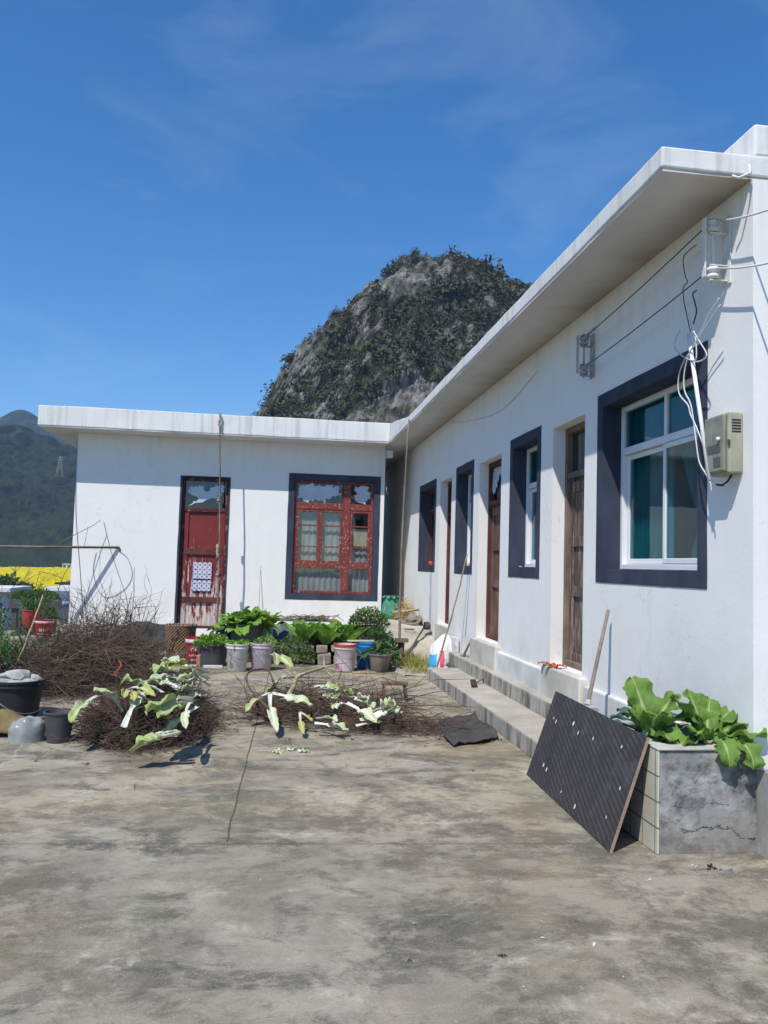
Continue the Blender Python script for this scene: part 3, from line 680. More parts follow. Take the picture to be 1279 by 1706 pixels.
curtain(PR, 14.2, 15.58, .27, 1.64, 3.0, 9, .02, 4).build('curtain', MCURTW, bpy.data.objects['window.003'], smooth=True, recalc=False)
def wood_door(P, H, u0, u1, z0, z1, leafm, framem, ztr, label=None, torn=False):
    f = MB(); frame(f, P, u0+.002, u1-.002, z0, z1-.002, .06, .13, .24); f.mbox(P, u0+.062, u1-.062, .135, .235, ztr-.03, ztr+.03)
    door = f.build('door', framem, H, bevel=.006)
    if label: door['label'] = label
    l = MB(); a, b = u0+.064, u1-.064
    nst = 5; wst = (b-a)/nst
    for i in range(nst): l.mbox(P, a+i*wst+.003, a+(i+1)*wst-.003, .195, .222, z0+.03, ztr-.032)
    for zz in (z0+.09, z0+.75, z0+1.25, ztr-.12): l.mbox(P, a+.002, b-.002, .172, .196, zz-.05, zz+.05)
    l.mbox(P, a, a+.085, .174, .197, z0+.03, ztr-.032); l.mbox(P, b-.085, b, .174, .197, z0+.03, ztr-.032)
    lf = l.build('door_leaf', leafm, door, bevel=.004)
    g = MB(); g.mbox(P, a-.002, b+.002, .19, .195, ztr+.03, z1-.06); g.build('pane', MGLASSC if not torn else MGLASS, door)
    hh = MB(); hh.tube([P(a+.05, .172, z0+1.0), P(a+.05, .14, z0+1.0), P(a+.05, .14, z0+1.12), P(a+.05, .172, z0+1.12)], .007); hh.build('handle', MBLACK, door)
    return door
d1 = wood_door(PR, H, *DOORR[0], DZ0, DZ1, MDOORN, MWOODGR, 2.57, 'bleached brown plank door nearest on the wall')
d2 = wood_door(PR, H, *DOORR[1], DZ0, DZ1, MWOODBR, MWOODRED, 2.50, 'red brown door with torn film in its top light', True)
d3 = wood_door(PR, H, *DOORR[2], DZ0, DZ1, MWOODRED, MWOODRED, 2.50, 'narrow looking red door at the far end')
# torn plastic film in the second door's top light
def torn(P, u0, u1, z0, z1, d, seed, n=34, hang=.5):
    r = random.Random(seed); top = []; bot = []
    for i in range(n+1):
        t = i/n; u = u0+(u1-u0)*t
        top.append((u, z1)); bot.append((u, z1-(z1-z0)*(hang+.35*sin(t*5+seed)+r.uniform(-.2, .2))))
    mb = MB()
    vs = [P(u, d+.004*sin(i), z) for i, (u, z) in enumerate(top)]+[P(u, d-.02*r.random(), z) for u, z in bot]
    mb.add([tuple(v) for v in vs], [(i, i+1, n+2+i, n+1+i) for i in range(n)])
    return mb
MFILM = simple('torn_plastic_film', (.55, .58, .60), (.36, .40, .44), 12, .35, .5, .3)
torn(PR, 10.02, 10.98, 2.62, 2.99, .182, 3).build('film', MFILM, d2, recalc=False)

# ---- left hand house (faces the yard)
XL0, XL1 = -3.87, 2.245
K = thing('small_house', 'small flat roofed white house facing the yard with a red door and red window', 'house', (-.8, YF, 0))
LW = (.277, 2.164, .858, 3.418); LD = (-1.84, -.90, .235, 3.255); TWL = .125
mb = MB(); wall_mesh(mb, PL, XL0, XL1, -.02, ZS, .28, [(LW[0]+TWL, LW[1]-TWL, LW[2]+TWL, LW[3]-TWL), LD])
mb.build('wall', MWALL, K)
for a in (XL0, XL1-.25): mb = MB(); mb.box(a, a+.25, YF+.282, 21.5, -.02, ZS-.002); mb.build('side_wall', MWALL, K)
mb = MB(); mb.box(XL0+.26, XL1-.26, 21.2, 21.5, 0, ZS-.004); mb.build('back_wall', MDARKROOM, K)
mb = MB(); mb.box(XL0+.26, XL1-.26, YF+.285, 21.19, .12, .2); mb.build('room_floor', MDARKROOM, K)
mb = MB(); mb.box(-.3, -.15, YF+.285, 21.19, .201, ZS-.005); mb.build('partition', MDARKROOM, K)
mb = MB(); mb.box(-4.485, XE-.004, YE, 21.6, ZS+.02, ZTL)
mb.build('roof_slab', MSLAB, K, bevel=.012)
mb = MB(); mb.box(-4.473, XE-.016, YE+.012, YF+.2, ZS, ZS+.04); mb.box(-4.473, XL0+.1, YF+.2, 21.5, ZS, ZS+.04); mb.build('eave_underside', MSLAB, K)
# window
u0, u1, z0, z1 = LW[0]+TWL, LW[1]-TWL, LW[2]+TWL, LW[3]-TWL
w = MB(); frame(w, PL, u0+.005, u1-.005, z0+.005, z1-.005, .055, .05, .14)
UM0, UM1 = 1.405, 1.555
w.mbox(PL, UM0, UM1, .045, .135, z0+.06, z1-.06)
for zz in ((2.70, 2.83), (1.50, 1.60)):
    w.mbox(PL, u0+.06, UM0-.001, .05, .132, *zz); w.mbox(PL, UM1+.001, u1-.06, .05, .132, *zz)
win = w.build('window', MREDFR, K, bevel=.006)
t = MB(); ring(t, PL, LW[0], LW[1], LW[2], LW[3], TWL, -.005, .004, .075); t.build('trim', MNAVY, win)
for (a, b) in ((u0+.062, .935), (.94, UM0-.003), (UM1+.003, u1-.062)):
    f = MB(); frame(f, PL, a, b, 1.603, 2.697, .05, .06, .10)
    for zz in (2.37, 1.94): f.mbox(PL, a+.05, b-.05, .065, .095, zz-.014, zz+.014)
    f.build('sash', MREDFR, win, bevel=.004)
    g = MB(); g.mbox(PL, a+.045, b-.045, .085, .089, 1.64, 2.66); g.build('pane', MGLASSC, win)
for (a, b, c, e) in ((u0+.06, UM0, 2.83, z1-.06), (UM1, u1-.06, 2.83, z1-.06), (u0+.06, UM0, z0+.06, 1.50), (UM1, u1-.06, z0+.06, 1.50)):
    g = MB(); g.mbox(PL, a, b, .10, .104, c, e); g.build('pane', MGLASSC, win)
curtain(PL, u0-.02, UM0+.02, .165, z0+.02, 2.66, 9, .010, 3).build('curtain', MCURTW, win, smooth=True, recalc=False)
curtain(PL, UM1-.02, u1+.02, .175, z0+.02, 2.2, 5, .012, 5).build('curtain', MCURTW, win, smooth=True, recalc=False)
g = MB(); g.mbox(PL, UM1+.05, u1-.11, .115, .118, 1.97, 2.33); o = g.build('paper', MTANCUR, win); o['label'] = 'tan paper behind the right sash'
MFILMW = simple('reflecting_torn_film', (.55, .63, .74), (.44, .52, .62), 6, .4, .5, .2)
def rag(P, pts, d, seed, sub=7, amp=.022):
    """a ragged scrap with torn edges"""
    r = random.Random(seed); poly = []
    for i, (a, b) in enumerate(pts):
        c, e = pts[(i+1) % len(pts)]
        for k in range(sub):
            t = k/sub; poly.append(P(a+(c-a)*t+r.gauss(0, amp), d+r.uniform(0, .006), b+(e-b)*t+r.gauss(0, amp)))
    mb = MB(); mb.prism(poly, (0, .003, 0)); return mb
rag(PL, [(.50, 3.20), (.78, 3.20), (.92, 3.17), (1.22, 3.20), (1.30, 3.17), (1.33, 3.0), (1.15, 2.98), (1.05, 2.87), (.60, 2.86), (.50, 2.93)], .092, 5).build('film', MFILMW, win)
rag(PL, [(1.64, 3.19), (1.90, 3.20), (1.95, 3.05), (1.90, 2.87), (1.70, 2.86), (1.64, 3.0)], .092, 8).build('film', MFILMW, win)
# door
f = MB(); a, b = LD[0], LD[1]
frame(f, PL, a+.012, b-.012, LD[2], LD[3]-.012, .055, .075, .17); f.mbox(PL, a+.068, b-.068, .08, .165, 2.56, 2.64)
door = f.build('door', MREDDK, K, bevel=.006)
t = MB(); k = .012
for q in ((a-.03, a, -.006, .075), (b, b+.018, -.006, .075)): t.mbox(PL, q[0], q[1], q[2], .004, LD[2], LD[3]+.018)
t.mbox(PL, a, b, -.006, .004, LD[3], LD[3]+.018)
t.mbox(PL, a, a+k, -.004, .2, LD[2], LD[3]-k); t.mbox(PL, b-k, b, -.004, .2, LD[2], LD[3]-k); t.mbox(PL, a, b, -.004, .2, LD[3]-k, LD[3])
t.build('trim', MNAVY, door)
l = MB(); a += .07; b -= .07
l.mbox(PL, a, b, .12, .15, LD[2]+.01, 2.555)
l.mbox(PL, a, a+.09, .095, .121, LD[2]+.01, 2.555); l.mbox(PL, b-.16, b, .095, .121, LD[2]+.01, 2.555)
lf = l.build('door_leaf', MREDDR, door, bevel=.004)
for zz in (1.76, .80): l = MB(); l.mbox(PL, a+.02, b-.03, .085, .095, zz-.06, zz+.06); l.build('rail', MWOODRED, door, bevel=.005)
m = MT('blue_white_tile_sticker', .45, .4); p = m.pos(); s = m.sep(p)
fx = m.math('FRACT', m.math('MULTIPLY', m.math('ADD', s[0], 1.5575), 1/.0925)); fz = m.math('FRACT', m.math('MULTIPLY', m.math('SUBTRACT', s[2], 1.22), 1/.0925))
dg = m.math('ABSOLUTE', m.math('SUBTRACT', m.math('ABSOLUTE', m.math('SUBTRACT', fx, .5)), m.math('ABSOLUTE', m.math('SUBTRACT', fz, .5))))
k1 = m.rng(dg, .10, .16); gridl = m.math('MAXIMUM', m.rng(m.math('ABSOLUTE', m.math('SUBTRACT', fx, .5)), .42, .46), m.rng(m.math('ABSOLUTE', m.math('SUBTRACT', fz, .5)), .42, .46))
c = m.mix(m.math('MAXIMUM', m.math('SUBTRACT', 1, k1), 0), (.06, .17, .42), (.72, .74, .78))
c = m.mix(m.math('MULTIPLY', gridl, .8), c, (.05, .10, .28))
c = m.mix(m.rng(m.voro(p, 11, 'F1', 'Distance'), .2, .6, 0, .35), c, (.75, .55, .55)); m.color(c)
for q in ((-1.56, -1.19, 1.22, 1.55), (-1.58, -1.20, .98, 1.19)): g = MB(); g.mbox(PL, q[0], q[1], .087, .094, q[2], q[3]); o = g.build('sticker', m.m, door, bevel=.002); o['label'] = ('large square blue and white sticker', 'torn lower blue and white sticker')[q[3] < 1.2]
g = MB(); g.mbox(PL, a, b, .13, .134, 2.64, LD[3]-.07); g.build('pane', MGLASSC, door)
rag(PL, [(-1.70, 3.05), (-1.50, 3.08), (-1.36, 2.98), (-1.18, 3.10), (-1.02, 3.11), (-1.05, 2.92), (-1.25, 2.82), (-1.70, 2.72), (-1.45, 2.84), (-1.68, 2.90)], .122, 12).build('film', MFILMW, door)
g = MB(); g.tube(wig([PL(-1.06, .085, 1.45-i*.05) for i in range(12)], .012, 4), [.012, .02, .028, .014, .02, .012, .024, .03, .022, .012, .018, .008], 6); g.build('handle_rag', MROPE, door, smooth=True)

# junction box under the eave corner
t = thing('junction_box', 'small white box under the eave where the two houses meet', 'box', at(649, 757, 1, 16.3))
p0 = at(649, 757, 1, 16.3); mb = MB(); mb.box(p0.x-.06, p0.x+.06, 16.22, 16.4, p0.z-.07, p0.z+.07); mb.build('body', MPVC, t, bevel=.01)
mb = MB(); mb.box(p0.x-.045, p0.x+.045, 16.205, 16.219, p0.z-.055, p0.z+.055); mb.build('lid', MPVC, t, bevel=.005)

def roughen(o, step, amp, fs=1.7, mask=(1, 1, 1)):
    bm = bmesh.new(); bm.from_mesh(o.data)
    for _ in range(7):
        es = [e for e in bm.edges if e.calc_length() > step]
        if not es: break
        bmesh.ops.subdivide_edges(bm, edges=es, cuts=1, use_grid_fill=True)
    for v in bm.verts:
        c = v.co+o.location; n = mnoise.noise_vector(c*fs)+mnoise.noise_vector(c*fs*4.3)*.5
        v.co += Vector((n.x*mask[0], n.y*mask[1], n.z*mask[2]))*amp
    bm.to_mesh(o.data); bm.free()
for nm in ('eave_slab', 'roof_slab'): roughen(bpy.data.objects[nm], .45, .009)
for o in list(H.children_recursive)+list(K.children_recursive):
    if o.name.split('.')[0] == 'trim': roughen(o, .12, .0045, 4, (0, 1, 1) if o.parent.parent == H else (1, 0, 1))
# ================================================================== STEPS, RAMP, PLANTER
mb = MB(); r = random.Random(2)
mb.box(XE, XW-.002, 5.32, 11.5, -.01, .165); o = mb
mb2 = MB(); mb2.box(2.68, XW-.003, 5.33, 12.05, .15, .335)
st = thing('concrete_steps', 'two long stained concrete steps below the white wall', 'steps', (2.5, 8.7, 0), None, 'structure')
mb.build('step', MSTEP, st, bevel=.018); mb2.build('step', MSTEP, st, bevel=.018)
MRAMP = simple('pale_rough_concrete', (.44, .41, .34), (.30, .275, .22), 2.2, .95, .1, .6, 14)
mb = MB()
prof = [(11.75, -.01), (12.6, .03), (13.3, .09), (13.62, .20), (13.75, .31), (14.3, .45), (15.2, .52), (17, .55), (22, .6)]
ys = np.array([a for a, b in prof]); zs = np.array([b for a, b in prof])
def rampf(a, b):
    y = 11.75+10.2*b; x = 1.86+(XW-.01-1.86)*a+.06*sin(y*2.3)*(1-a); z = float(np.interp(y, ys, zs))
    z += .03*float(fbm(x*2, y*2, 0, 3, 6)); 
    if a == 0: z = -.02
    return (x, y, z)
mb.sheet(rampf, 14, 70)
struct(mb.build('alley_ramp', MRAMP, smooth=True), 'pale rough concrete ramp rising into the dark gap between the houses', 'ramp')
# low apron at the foot of the left house
mb = MB(); mb.box(-3.95, 2.2, 15.6, YF+.1, -.01, .10); mb.build('step', MSTEP, st, bevel=.02)

PZ = .585
t = thing('planter_box', 'cracked grey cement planter with tiled side at the foot of the white wall', 'planter', (2.55, 5.1, 0))
mb = MB(); mb.box(2.246, 2.864, 4.478, 4.60, -.01, PZ-.004); mb.box(2.246, 2.33, 4.601, 5.22, -.01, PZ-.004); mb.box(2.246, XW-.003, 5.221, 5.31, -.01, PZ-.004); mb.build('wall', MPLAST, t, bevel=.012)
mb = MB(); mb.box(2.232, 2.868, 4.466, 4.61, PZ-.003, PZ+.012); mb.box(2.232, 2.34, 4.611, 5.31, PZ-.003, PZ+.012)
mb.build('coping', simple('pale_cement_coping', (.52, .50, .44), (.36, .35, .31), 6, .9, .15, .5), t, bevel=.006)
m = MT('white_glazed_tile', .35, .5); p = m.pos(); s = m.sep(p)
fy = m.math('FRACT', m.math('MULTIPLY', m.math('SUBTRACT', s[1], 4.5), 1/.16)); fz = m.math('FRACT', m.math('MULTIPLY', s[2], 1/.146))
gl = m.math('MAXIMUM', m.math('GREATER_THAN', m.math('ABSOLUTE', m.math('SUBTRACT', fy, .5)), .475), m.math('GREATER_THAN', m.math('ABSOLUTE', m.math('SUBTRACT', fz, .5)), .47))
c = m.mix(m.rng(m.noise(p, 3, 5), .35, .65), (.64, .61, .50), (.52, .49, .39)); c = m.mix(m.rng(m.noise(p, 16, 6, .7), .6, .72, 0, .5), c, (.3, .27, .2))
m.color(m.mix(gl, c, (.13, .12, .10))); m.bump(m.math('SUBTRACT', 1, gl), .4, .006)
mb = MB(); mb.box(2.234, 2.2455, 4.472, 5.31, 0, PZ-.004); mb.build('tile_face', m.m, t)
mb = MB(); mb.sheet(lambda a, b: (2.33+.51*a, 4.6+.62*b, .53+.03*float(fbm(a*4, b*8, 0, 3, 2))), 14, 20); mb.build('soil', MSOIL, t, smooth=True)
# low wall in front of the end wall
mb = MB(); mb.box(2.85, 3.3, 2.6, 4.4765, -.01, .475)
t = tag(mb.build('low_wall', simple('weathered_pale_cement', (.42, .41, .38), (.22, .215, .20), 3.5, .9, .15, .5, 20, stretch=(1, 1, .6)), base=(3.1, 3.8, 0)), 'low grey cement wall at the right edge beside the planter', 'wall')
mb = MB(); mb.tube([(2.93, 4.47, .56), (2.95, 4.42, .50), (2.955, 4.30, .482)], .012, 6); tag(mb.build('wall_hook', MCERAG, base=(2.95, 4.42, .5), smooth=True), 'bent grey iron peg above the low grey wall', 'peg')

# ================================================================== FORMWORK BOARD
A = at(1015, 1420, 2, .004); B = at(884, 1290, 2, .004)-Vector((.035, 0, 0)); C = at(1078, 1228, 0, 2.205); D = B+(C-A)
nrm = (B-A).cross(C-A).normalized()
if nrm.x > 0: nrm = -nrm
m = MT('dark_film_faced_plywood', .42, .5); p = m.obj()
wv = m.N.new('ShaderNodeTexWave'); m.L.new(m.map(m.obj(), (1, 1, 1), (0, 0, 0), (.0, .9, .35)), wv.inputs[0]); wv.inputs['Scale'].default_value = 8.5; wv.inputs['Distortion'].default_value = .8; wv.inputs['Detail Scale'].default_value = 4
w2 = m.N.new('ShaderNodeTexWave'); m.L.new(m.map(m.obj(), (1, 1, 1), (0, 0, 0), (.7, -.6, .2)), w2.inputs[0]); w2.inputs['Scale'].default_value = 8.5; w2.inputs['Distortion'].default_value = .8
c = m.mix(m.rng(m.noise(p, 2.4, 7, .7), .35, .65), (.030, .026, .026), (.018, .016, .017))
c = m.mix(m.math('MULTIPLY', m.math('MULTIPLY', wv.outputs['Fac'], m.rng(m.noise(p, 5, 6, .7), .35, .6)), .75), c, (.085, .070, .066))
c = m.mix(m.rng(m.noise(m.map(p, (1, 1, 1), (4, 2, 0)), 3.2, 6, .65), .56, .76, 0, .4), c, (.15, .15, .16))
c = m.mix(m.rng(m.noise(p, 45, 3, .7), .66, .74, 0, .55), c, (.2, .17, .14))
m.color(c); m.bump(m.noise(p, 30, 4), .2, .004); m.rough(m.rng(m.noise(p, 3, 5), .3, .7, .4, .65))
t = thing('plywood_board', 'dark film faced plywood board leaning on the planter', 'board', (A+B)/2)
mb = MB(); mb.prism([A, B, D, C], -nrm*.018); mb.build('panel', m.m, t)
m2 = weathered_wood('plywood_edge', (.30, .22, .15), (.16, .115, .08), (2, 2, 60))
mb = MB(); mb.prism([A+(A-B).normalized()*.002, C+(A-B).normalized()*.002, C, A], -nrm*.0179); mb.build('edge_band', m2, t)
mb = MB(); r = random.Random(4)
for (u, v) in ((.10, .72), (.14, .70), (.17, .22), (.22, .2), (.34, .78), (.42, .72), (.45, .12), (.58, .75), (.62, .1), (.84, .82), (.90, .22), (.93, .5)):
    q = A.lerp(B, 1-u).lerp(C.lerp(D, 1-u), v)+nrm*.003
    e1 = (B-A).normalized(); e2 = (C-A).normalized(); n = 7; k0 = len(mb.v); rr = .014*r.uniform(.6, 1.1)
    mb.add([tuple(q+e1*cos(i*2*pi/n)*rr*r.uniform(.7, 1.3)+e2*sin(i*2*pi/n)*rr*1.2) for i in range(n)], [tuple(range(n))])
mb.build('paint_speckle', simple('pale_spots', (.6, .6, .57), None, 5, .9, .1, 0), t, recalc=False)
# pole behind it
p1 = at(979, 1172, 0, 2.46); p2 = at(1013, 1017, 0, 2.79)
mb = MB(); q = p1-(p2-p1)*.45; mb.tube([q, p1, p1.lerp(p2, .5), p2], [.017, .017, .016, .015], 8)
t = thing('tool_handle', 'grey wooden tool handle leaning on the white wall behind the board', 'tool', q)
mb.build('shaft', MPOLE, t, smooth=True)
mb = MB(); mb.tube([p1-(p2-p1)*.02, p1+(p2-p1)*.03], .026, 8); mb.obox(p1-Vector((0, 0, .03)), (.05, 0, 0), (0, .09, 0), (0, 0, .018)); mb.build('head', MCERAG, t, bevel=.004)

# ------------------------------------------------------------------ plants in the planter
MMUST = leafmat('mustard_leaf', (.095, .19, .035), (.20, .33, .065), (.38, .48, .20), .15, .20, (.45, .52, .28), trans=.3)
MKALE = leafmat('blue_green_leaf', (.035, .10, .068), (.075, .16, .13), (.22, .33, .25), .10, .22, trans=.22)
MLETT = leafmat('lettuce_leaf', (.13, .27, .03), (.25, .42, .07), (.42, .52, .22), .09, .14, trans=.35)
MDKGR = leafmat('dark_green_leaf', (.030, .085, .026), (.075, .15, .045), (.12, .2, .08), .08, .15, trans=.25)
MHERB = leafmat('herb_leaf', (.055, .11, .03), (.12, .19, .055), (.1, .17, .06), .05, .1, trans=.25, veins=False)
MSEED = leafmat('seedling_leaf', (.11, .26, .015), (.19, .36, .03), (.2, .36, .06), .05, .08, trans=.35, veins=False)
MONION = leafmat('spring_onion_leaf', (.05, .13, .035), (.10, .2, .06), (.2, .3, .12), .0, .05, trans=.2, veins=False)
def plant(name, label, c, fn, mat, group=None, stem=None):
    t = thing(name, label, 'plant', c, group)
    mb = MB(); fn(mb); mb.build('leaves', mat, t, smooth=True, recalc=False)
    s = MB()
    for sp in (stem or [([Vector(c)+Vector((0, 0, -.06)), Vector(c)+Vector((0, 0, .05))], .018)]): s.tube(sp[0], sp[1], 6)
    s.build('stem', simple('green_stem', (.30, .36, .16), None, 8, .7, .2, 0), t, smooth=True)
    return t
def mustard1(mb):
    c = Vector((2.38, 4.86, .55)); r = random.Random(3)
    for i, (az, el, l, w, cu) in enumerate([(130, 80, .52, .23, .5), (250, 66, .46, .22, .9), (95, 74, .50, .22, .6), (262, 50, .42, .20, 1.2), (285, 52, .40, .19, 1.4), (330, 60, .46, .21, .9), (20, 70, .48, .2, .7), (275, 38, .36, .18, 1.3), (300, 32, .30, .17, 1.4), (80, 52, .42, .19, 1.0), (300, 25, .30, .16, 1.4), (60, 55, .4, .2, 1.)]):
        a = radians(az); e = radians(el); mb.leaf(c, (cos(a)*cos(e), sin(a)*cos(e), sin(e)), l*.80, w*.80, cu*1.05, fold=.30, ruf=.14, pet=.26, seed=i+11, petw=.22, nv=24, nu=4, crink=.09, expo=.42, tip=.86)
plant('mustard_plant', 'tall leafy mustard plant in the planter beside the board', (2.38, 4.86, .55), mustard1, MMUST)
def mustard2(mb):
    c = Vector((2.64, 4.66, .56))
    for i, (az, el, l, w, cu) in enumerate([(110, 75, .40, .17, .4), (165, 70, .40, .17, .5), (200, 40, .33, .17, 1.2), (100, 62, .36, .18, .7), (60, 48, .36, .17, .9), (320, 45, .40, .17, .9), (350, 52, .44, .18, .8), (30, 60, .40, .17, .7), (225, 60, .3, .15, 1.), (60, 72, .36, .15, .5), (5, 35, .38, .17, 1.1), (310, 50, .28, .13, 1.2)]):
        a = radians(az); e = radians(el); mb.leaf(c, (cos(a)*cos(e), sin(a)*cos(e), sin(e)), l*.9, w*.92, cu*1.05, fold=.30, ruf=.14, pet=.28, seed=i+41, petw=.2, nv=24, nu=4, crink=.09, expo=.42, tip=.86)
_m2 = mustard2
def mustard2(mb):
    _m2(mb)
    for i, (x, y, a, l, w) in enumerate(((2.66, 4.58, 262, .25, .13), (2.72, 4.57, 292, .27, .14))):
        a = radians(a); mb.leaf((x, y, .62), (cos(a), sin(a), .55), l, w, 2.1, fold=.25, ruf=.12, pet=.25, seed=i+61, petw=.22, nv=20, nu=4, crink=.08, expo=.42, tip=.86)
plant('mustard_plant', 'low spreading mustard plant drooping over the planter front near the wall corner', (2.64, 4.66, .56), mustard2, MMUST)
plant('kale_plant', 'bluish kale plant behind the upper edge of the board', (2.50, 5.16, .55), lambda mb: mb.rosette((2.50, 5.16, .55), 15, .40, .15, 72, 10, 1.2, 5, fold=.2, ruf=.12, pet=.35), MKALE)
plant('small_greens', 'small ruffled greens between the two mustard plants', (2.50, 4.80, .55), lambda mb: [mb.rosette((2.48+.04*k, 4.70+.05*k, .55), 9, .13, .09, 70, 15, 1.2, 15+k, fold=.2, ruf=.15, pet=.2) for k in range(3)], MLETT)
# ================================================================== ELECTRICS ON THE RIGHT WALL
t = thing('meter_box', 'grimy clear electricity meter box on the wall beside the big window', 'meter box', (2.8, 4.72, 2.22))
mz0, mz1, my0, my1 = 2.225, 2.605, 4.60, 4.845
MBOX = simple('yellowed_grey_plastic', (.37, .37, .28), (.28, .28, .20), 5, .6, .3, .1)
MCOV = simple('dirty_clear_cover', (.29, .28, .21), (.19, .18, .13), 9, .35, .5, .2)
mb = MB(); mb.box(2.745, XW-.001, my0, my1, mz0, mz1); mb.build('body', MBOX, t, bevel=.012)
mb = MB(); mb.box(2.718, 2.744, my0+.015, my1-.008, mz0+.01, mz1-.01); mb.build('cover', MCOV, t, bevel=.012)
mb = MB()
for q in (0, 1, 2, 3, 4): mb.box(2.765, 2.825, my0-.003, my0+.001, mz1-.05-.018*q-.004, mz1-.05-.018*q+.004)
mb.build('vent_slot', MBLACK, t)
mb = MB(); mb.box(2.7145, 2.7185, my0+.05, my1-.05, 2.36, 2.41); mb.box(2.7145, 2.7185, my0+.05, my1-.12, 2.27, 2.33); mb.build('meter_window', simple('meter_dial', (.10, .095, .075), None, 5, .3, .5, 0), t)
mb = MB(); mb.lathe((2.71, my0+.06, 2.44), [(0.001, -.012), (.012, -.01), (.012, .01), (.001, .012)], 10); mb.build('seal', MPVC, t, smooth=True)
mb = MB(); mb.box(2.735, 2.75, my0-.012, my0+.0, 2.40, 2.43); mb.build('latch', MDGREY, t, bevel=.003)
mb = MB(); mb.tube([(2.80, 4.66, 2.22), (2.78, 4.67, 2.18), (2.775, 4.72, 2.16), (2.77, 4.78, 2.17)], .007, 6); mb.build('tail_cable', MWIRE, t, smooth=True)

def shackle(mb, c, ax, r=.042, h=.075):
    """spool insulator about a vertical axis"""
    mb.lathe((c[0], c[1], c[2]-h/2), [(0.004, 0), (r*.8, 0), (r, .012), (r*.95, .024), (r*.55, .034), (r*.5, h/2), (r*.55, h-.034), (r*.95, h-.024), (r, h-.012), (r*.8, h), (.004, h)], 18)
def bracket(name, label, y, x, za, zb, mat, insmat):
    t = thing(name, label, 'bracket', (XW, y, (za+zb)/2))
    mb = MB(); mb.box(XW-.012, XW-.001, y-.05, y+.05, zb-.07, za+.07)
    mb.build('wall_plate', mat, t, bevel=.004)
    for zz, s_ in ((za, 1), (zb, -1)):
        for c_ in (.045, -.053): m1 = MB(); m1.box(x-.03, XW-.012, y-.024, y+.024, zz+c_, zz+c_+.008); m1.build('arm', mat, t, bevel=.002)
        m2 = MB(); shackle(m2, (x, y, zz), None); m2.build('insulator', insmat, t, smooth=True)
    m3 = MB(); m3.tube([(x, y, za+.07), (x, y, zb-.07)], .009, 8); m3.build('rod', mat, t, smooth=True)
    m4 = MB(); m4.box(x-.065, x-.055, y-.02, y+.02, zb-.03, za+.05); m4.build('strap', mat, t, bevel=.002)
    return t
bracket('insulator_bracket', 'white painted insulator bracket at the near end of the wall above the meter box', 4.78, 2.74, 3.845, 3.535, MCERA, MCERA)
bracket('insulator_bracket', 'grey insulator bracket high on the wall between the near door and window', 7.0, 2.755, 3.70, 3.43, MCERAG, MCERAG)
for k, (za, zb, lab) in enumerate(((3.845, 3.70, 'upper wire strung between the two wall brackets'), (3.535, 3.43, 'lower wire strung between the two wall brackets'))):
    t = thing('overhead_wire', lab, 'wire', (2.72, 4.8, za), 'wires strung along the wall')
    mb = MB(); mb.tube(arc((2.70, 4.82, za), (2.72, 6.93, zb), .012), .0042, 5); mb.build('strand', MWIRE, t, smooth=True)
    mb = MB(); a = Vector((2.72, 6.93, zb)); b = Vector((2.70, 4.82, za)); d = (b-a).normalized()
    mb.tube([a+d*(.10+.008*i)+Vector((.012*cos(i*1.5), 0, .012*sin(i*1.5))) for i in range(26)], .004, 5)
    mb.tube([a+d*.16, a+d*.13+Vector((0, 0, -.07)), a+d*.10+Vector((0, 0, -.03))], .003, 5); mb.tube([a+d*.22, a+d*.2+Vector((0, .01, -.08))], .003, 5)
    mb.tube([a-d*.01, a+d*.10], .013, 7)
    mb.build('tie', MCERAG, t, smooth=True)
    t2 = thing('service_wire', ('upper', 'lower')[k]+' white wire leaving the near bracket past the corner to the right', 'wire', (2.74, 4.75, za), 'wires leaving to the right')
    e = at(1300, 342, 1, 4.1) if k == 0 else at(1300, 433, 1, 4.1)
    mb = MB(); mb.tube(arc((2.75, 4.74, za+.02), (e.x, e.y, e.z), .015)+[e+(e-Vector((2.75, 4.74, za)))*1.5], .0065, 6); mb.build('strand', MWIREW, t2, smooth=True)
# leaning conduit with loose loops
ca, cb = at(1147, 557, 0, 2.735), at(1182, 800, 0, 2.72)
t = thing('conduit_pipe', 'thin white conduit pipe rising from the meter box across the window corner', 'pipe', cb)
mb = MB(); mb.tube([ca, ca.lerp(cb, .5)+Vector((0, 0, .0)), cb], .0135, 10); mb.build('pipe', MPVC, t, smooth=True)
def onw(pts, x=2.72): return [at(a, b, 0, x) for a, b in pts]
def smoothp(pts, n=5):
    out = []; P = [pts[0]]+list(pts)+[pts[-1]]
    for i in range(1, len(P)-2):
        for k in range(n):
            u = k/n; a, b, c, d = P[i-1], P[i], P[i+1], P[i+2]
            out.append(.5*((2*b)+(c-a)*u+(2*a-5*b+4*c-d)*u*u+(3*b-a-3*c+d)*u*u*u))
    return out+[pts[-1]]
mb = MB()
for pts in ([(1147, 521), (1152, 545), (1166, 570), (1177, 590), (1170, 600), (1156, 602), (1135, 592), (1124, 578), (1127, 562), (1133, 550)],
            [(1198, 497), (1180, 525), (1168, 552), (1150, 585), (1140, 600), (1131, 625), (1131, 655), (1146, 675), (1150, 690), (1160, 712), (1172, 745), (1176, 775), (1182, 800)],
            [(1200, 508), (1178, 540), (1160, 570), (1148, 590), (1140, 620), (1140, 650), (1150, 672), (1155, 700), (1160, 740), (1165, 770), (1176, 790), (1184, 806)],
            [(1158, 560), (1160, 585), (1158, 600), (1145, 598)]):
    mb.tube(smoothp(onw(pts)), .0048, 5)
mb.tube(smoothp(onw([(1184, 806), (1185, 818)])), .004, 5)
mb.build('loose_wire', MWIREW, t, smooth=True)
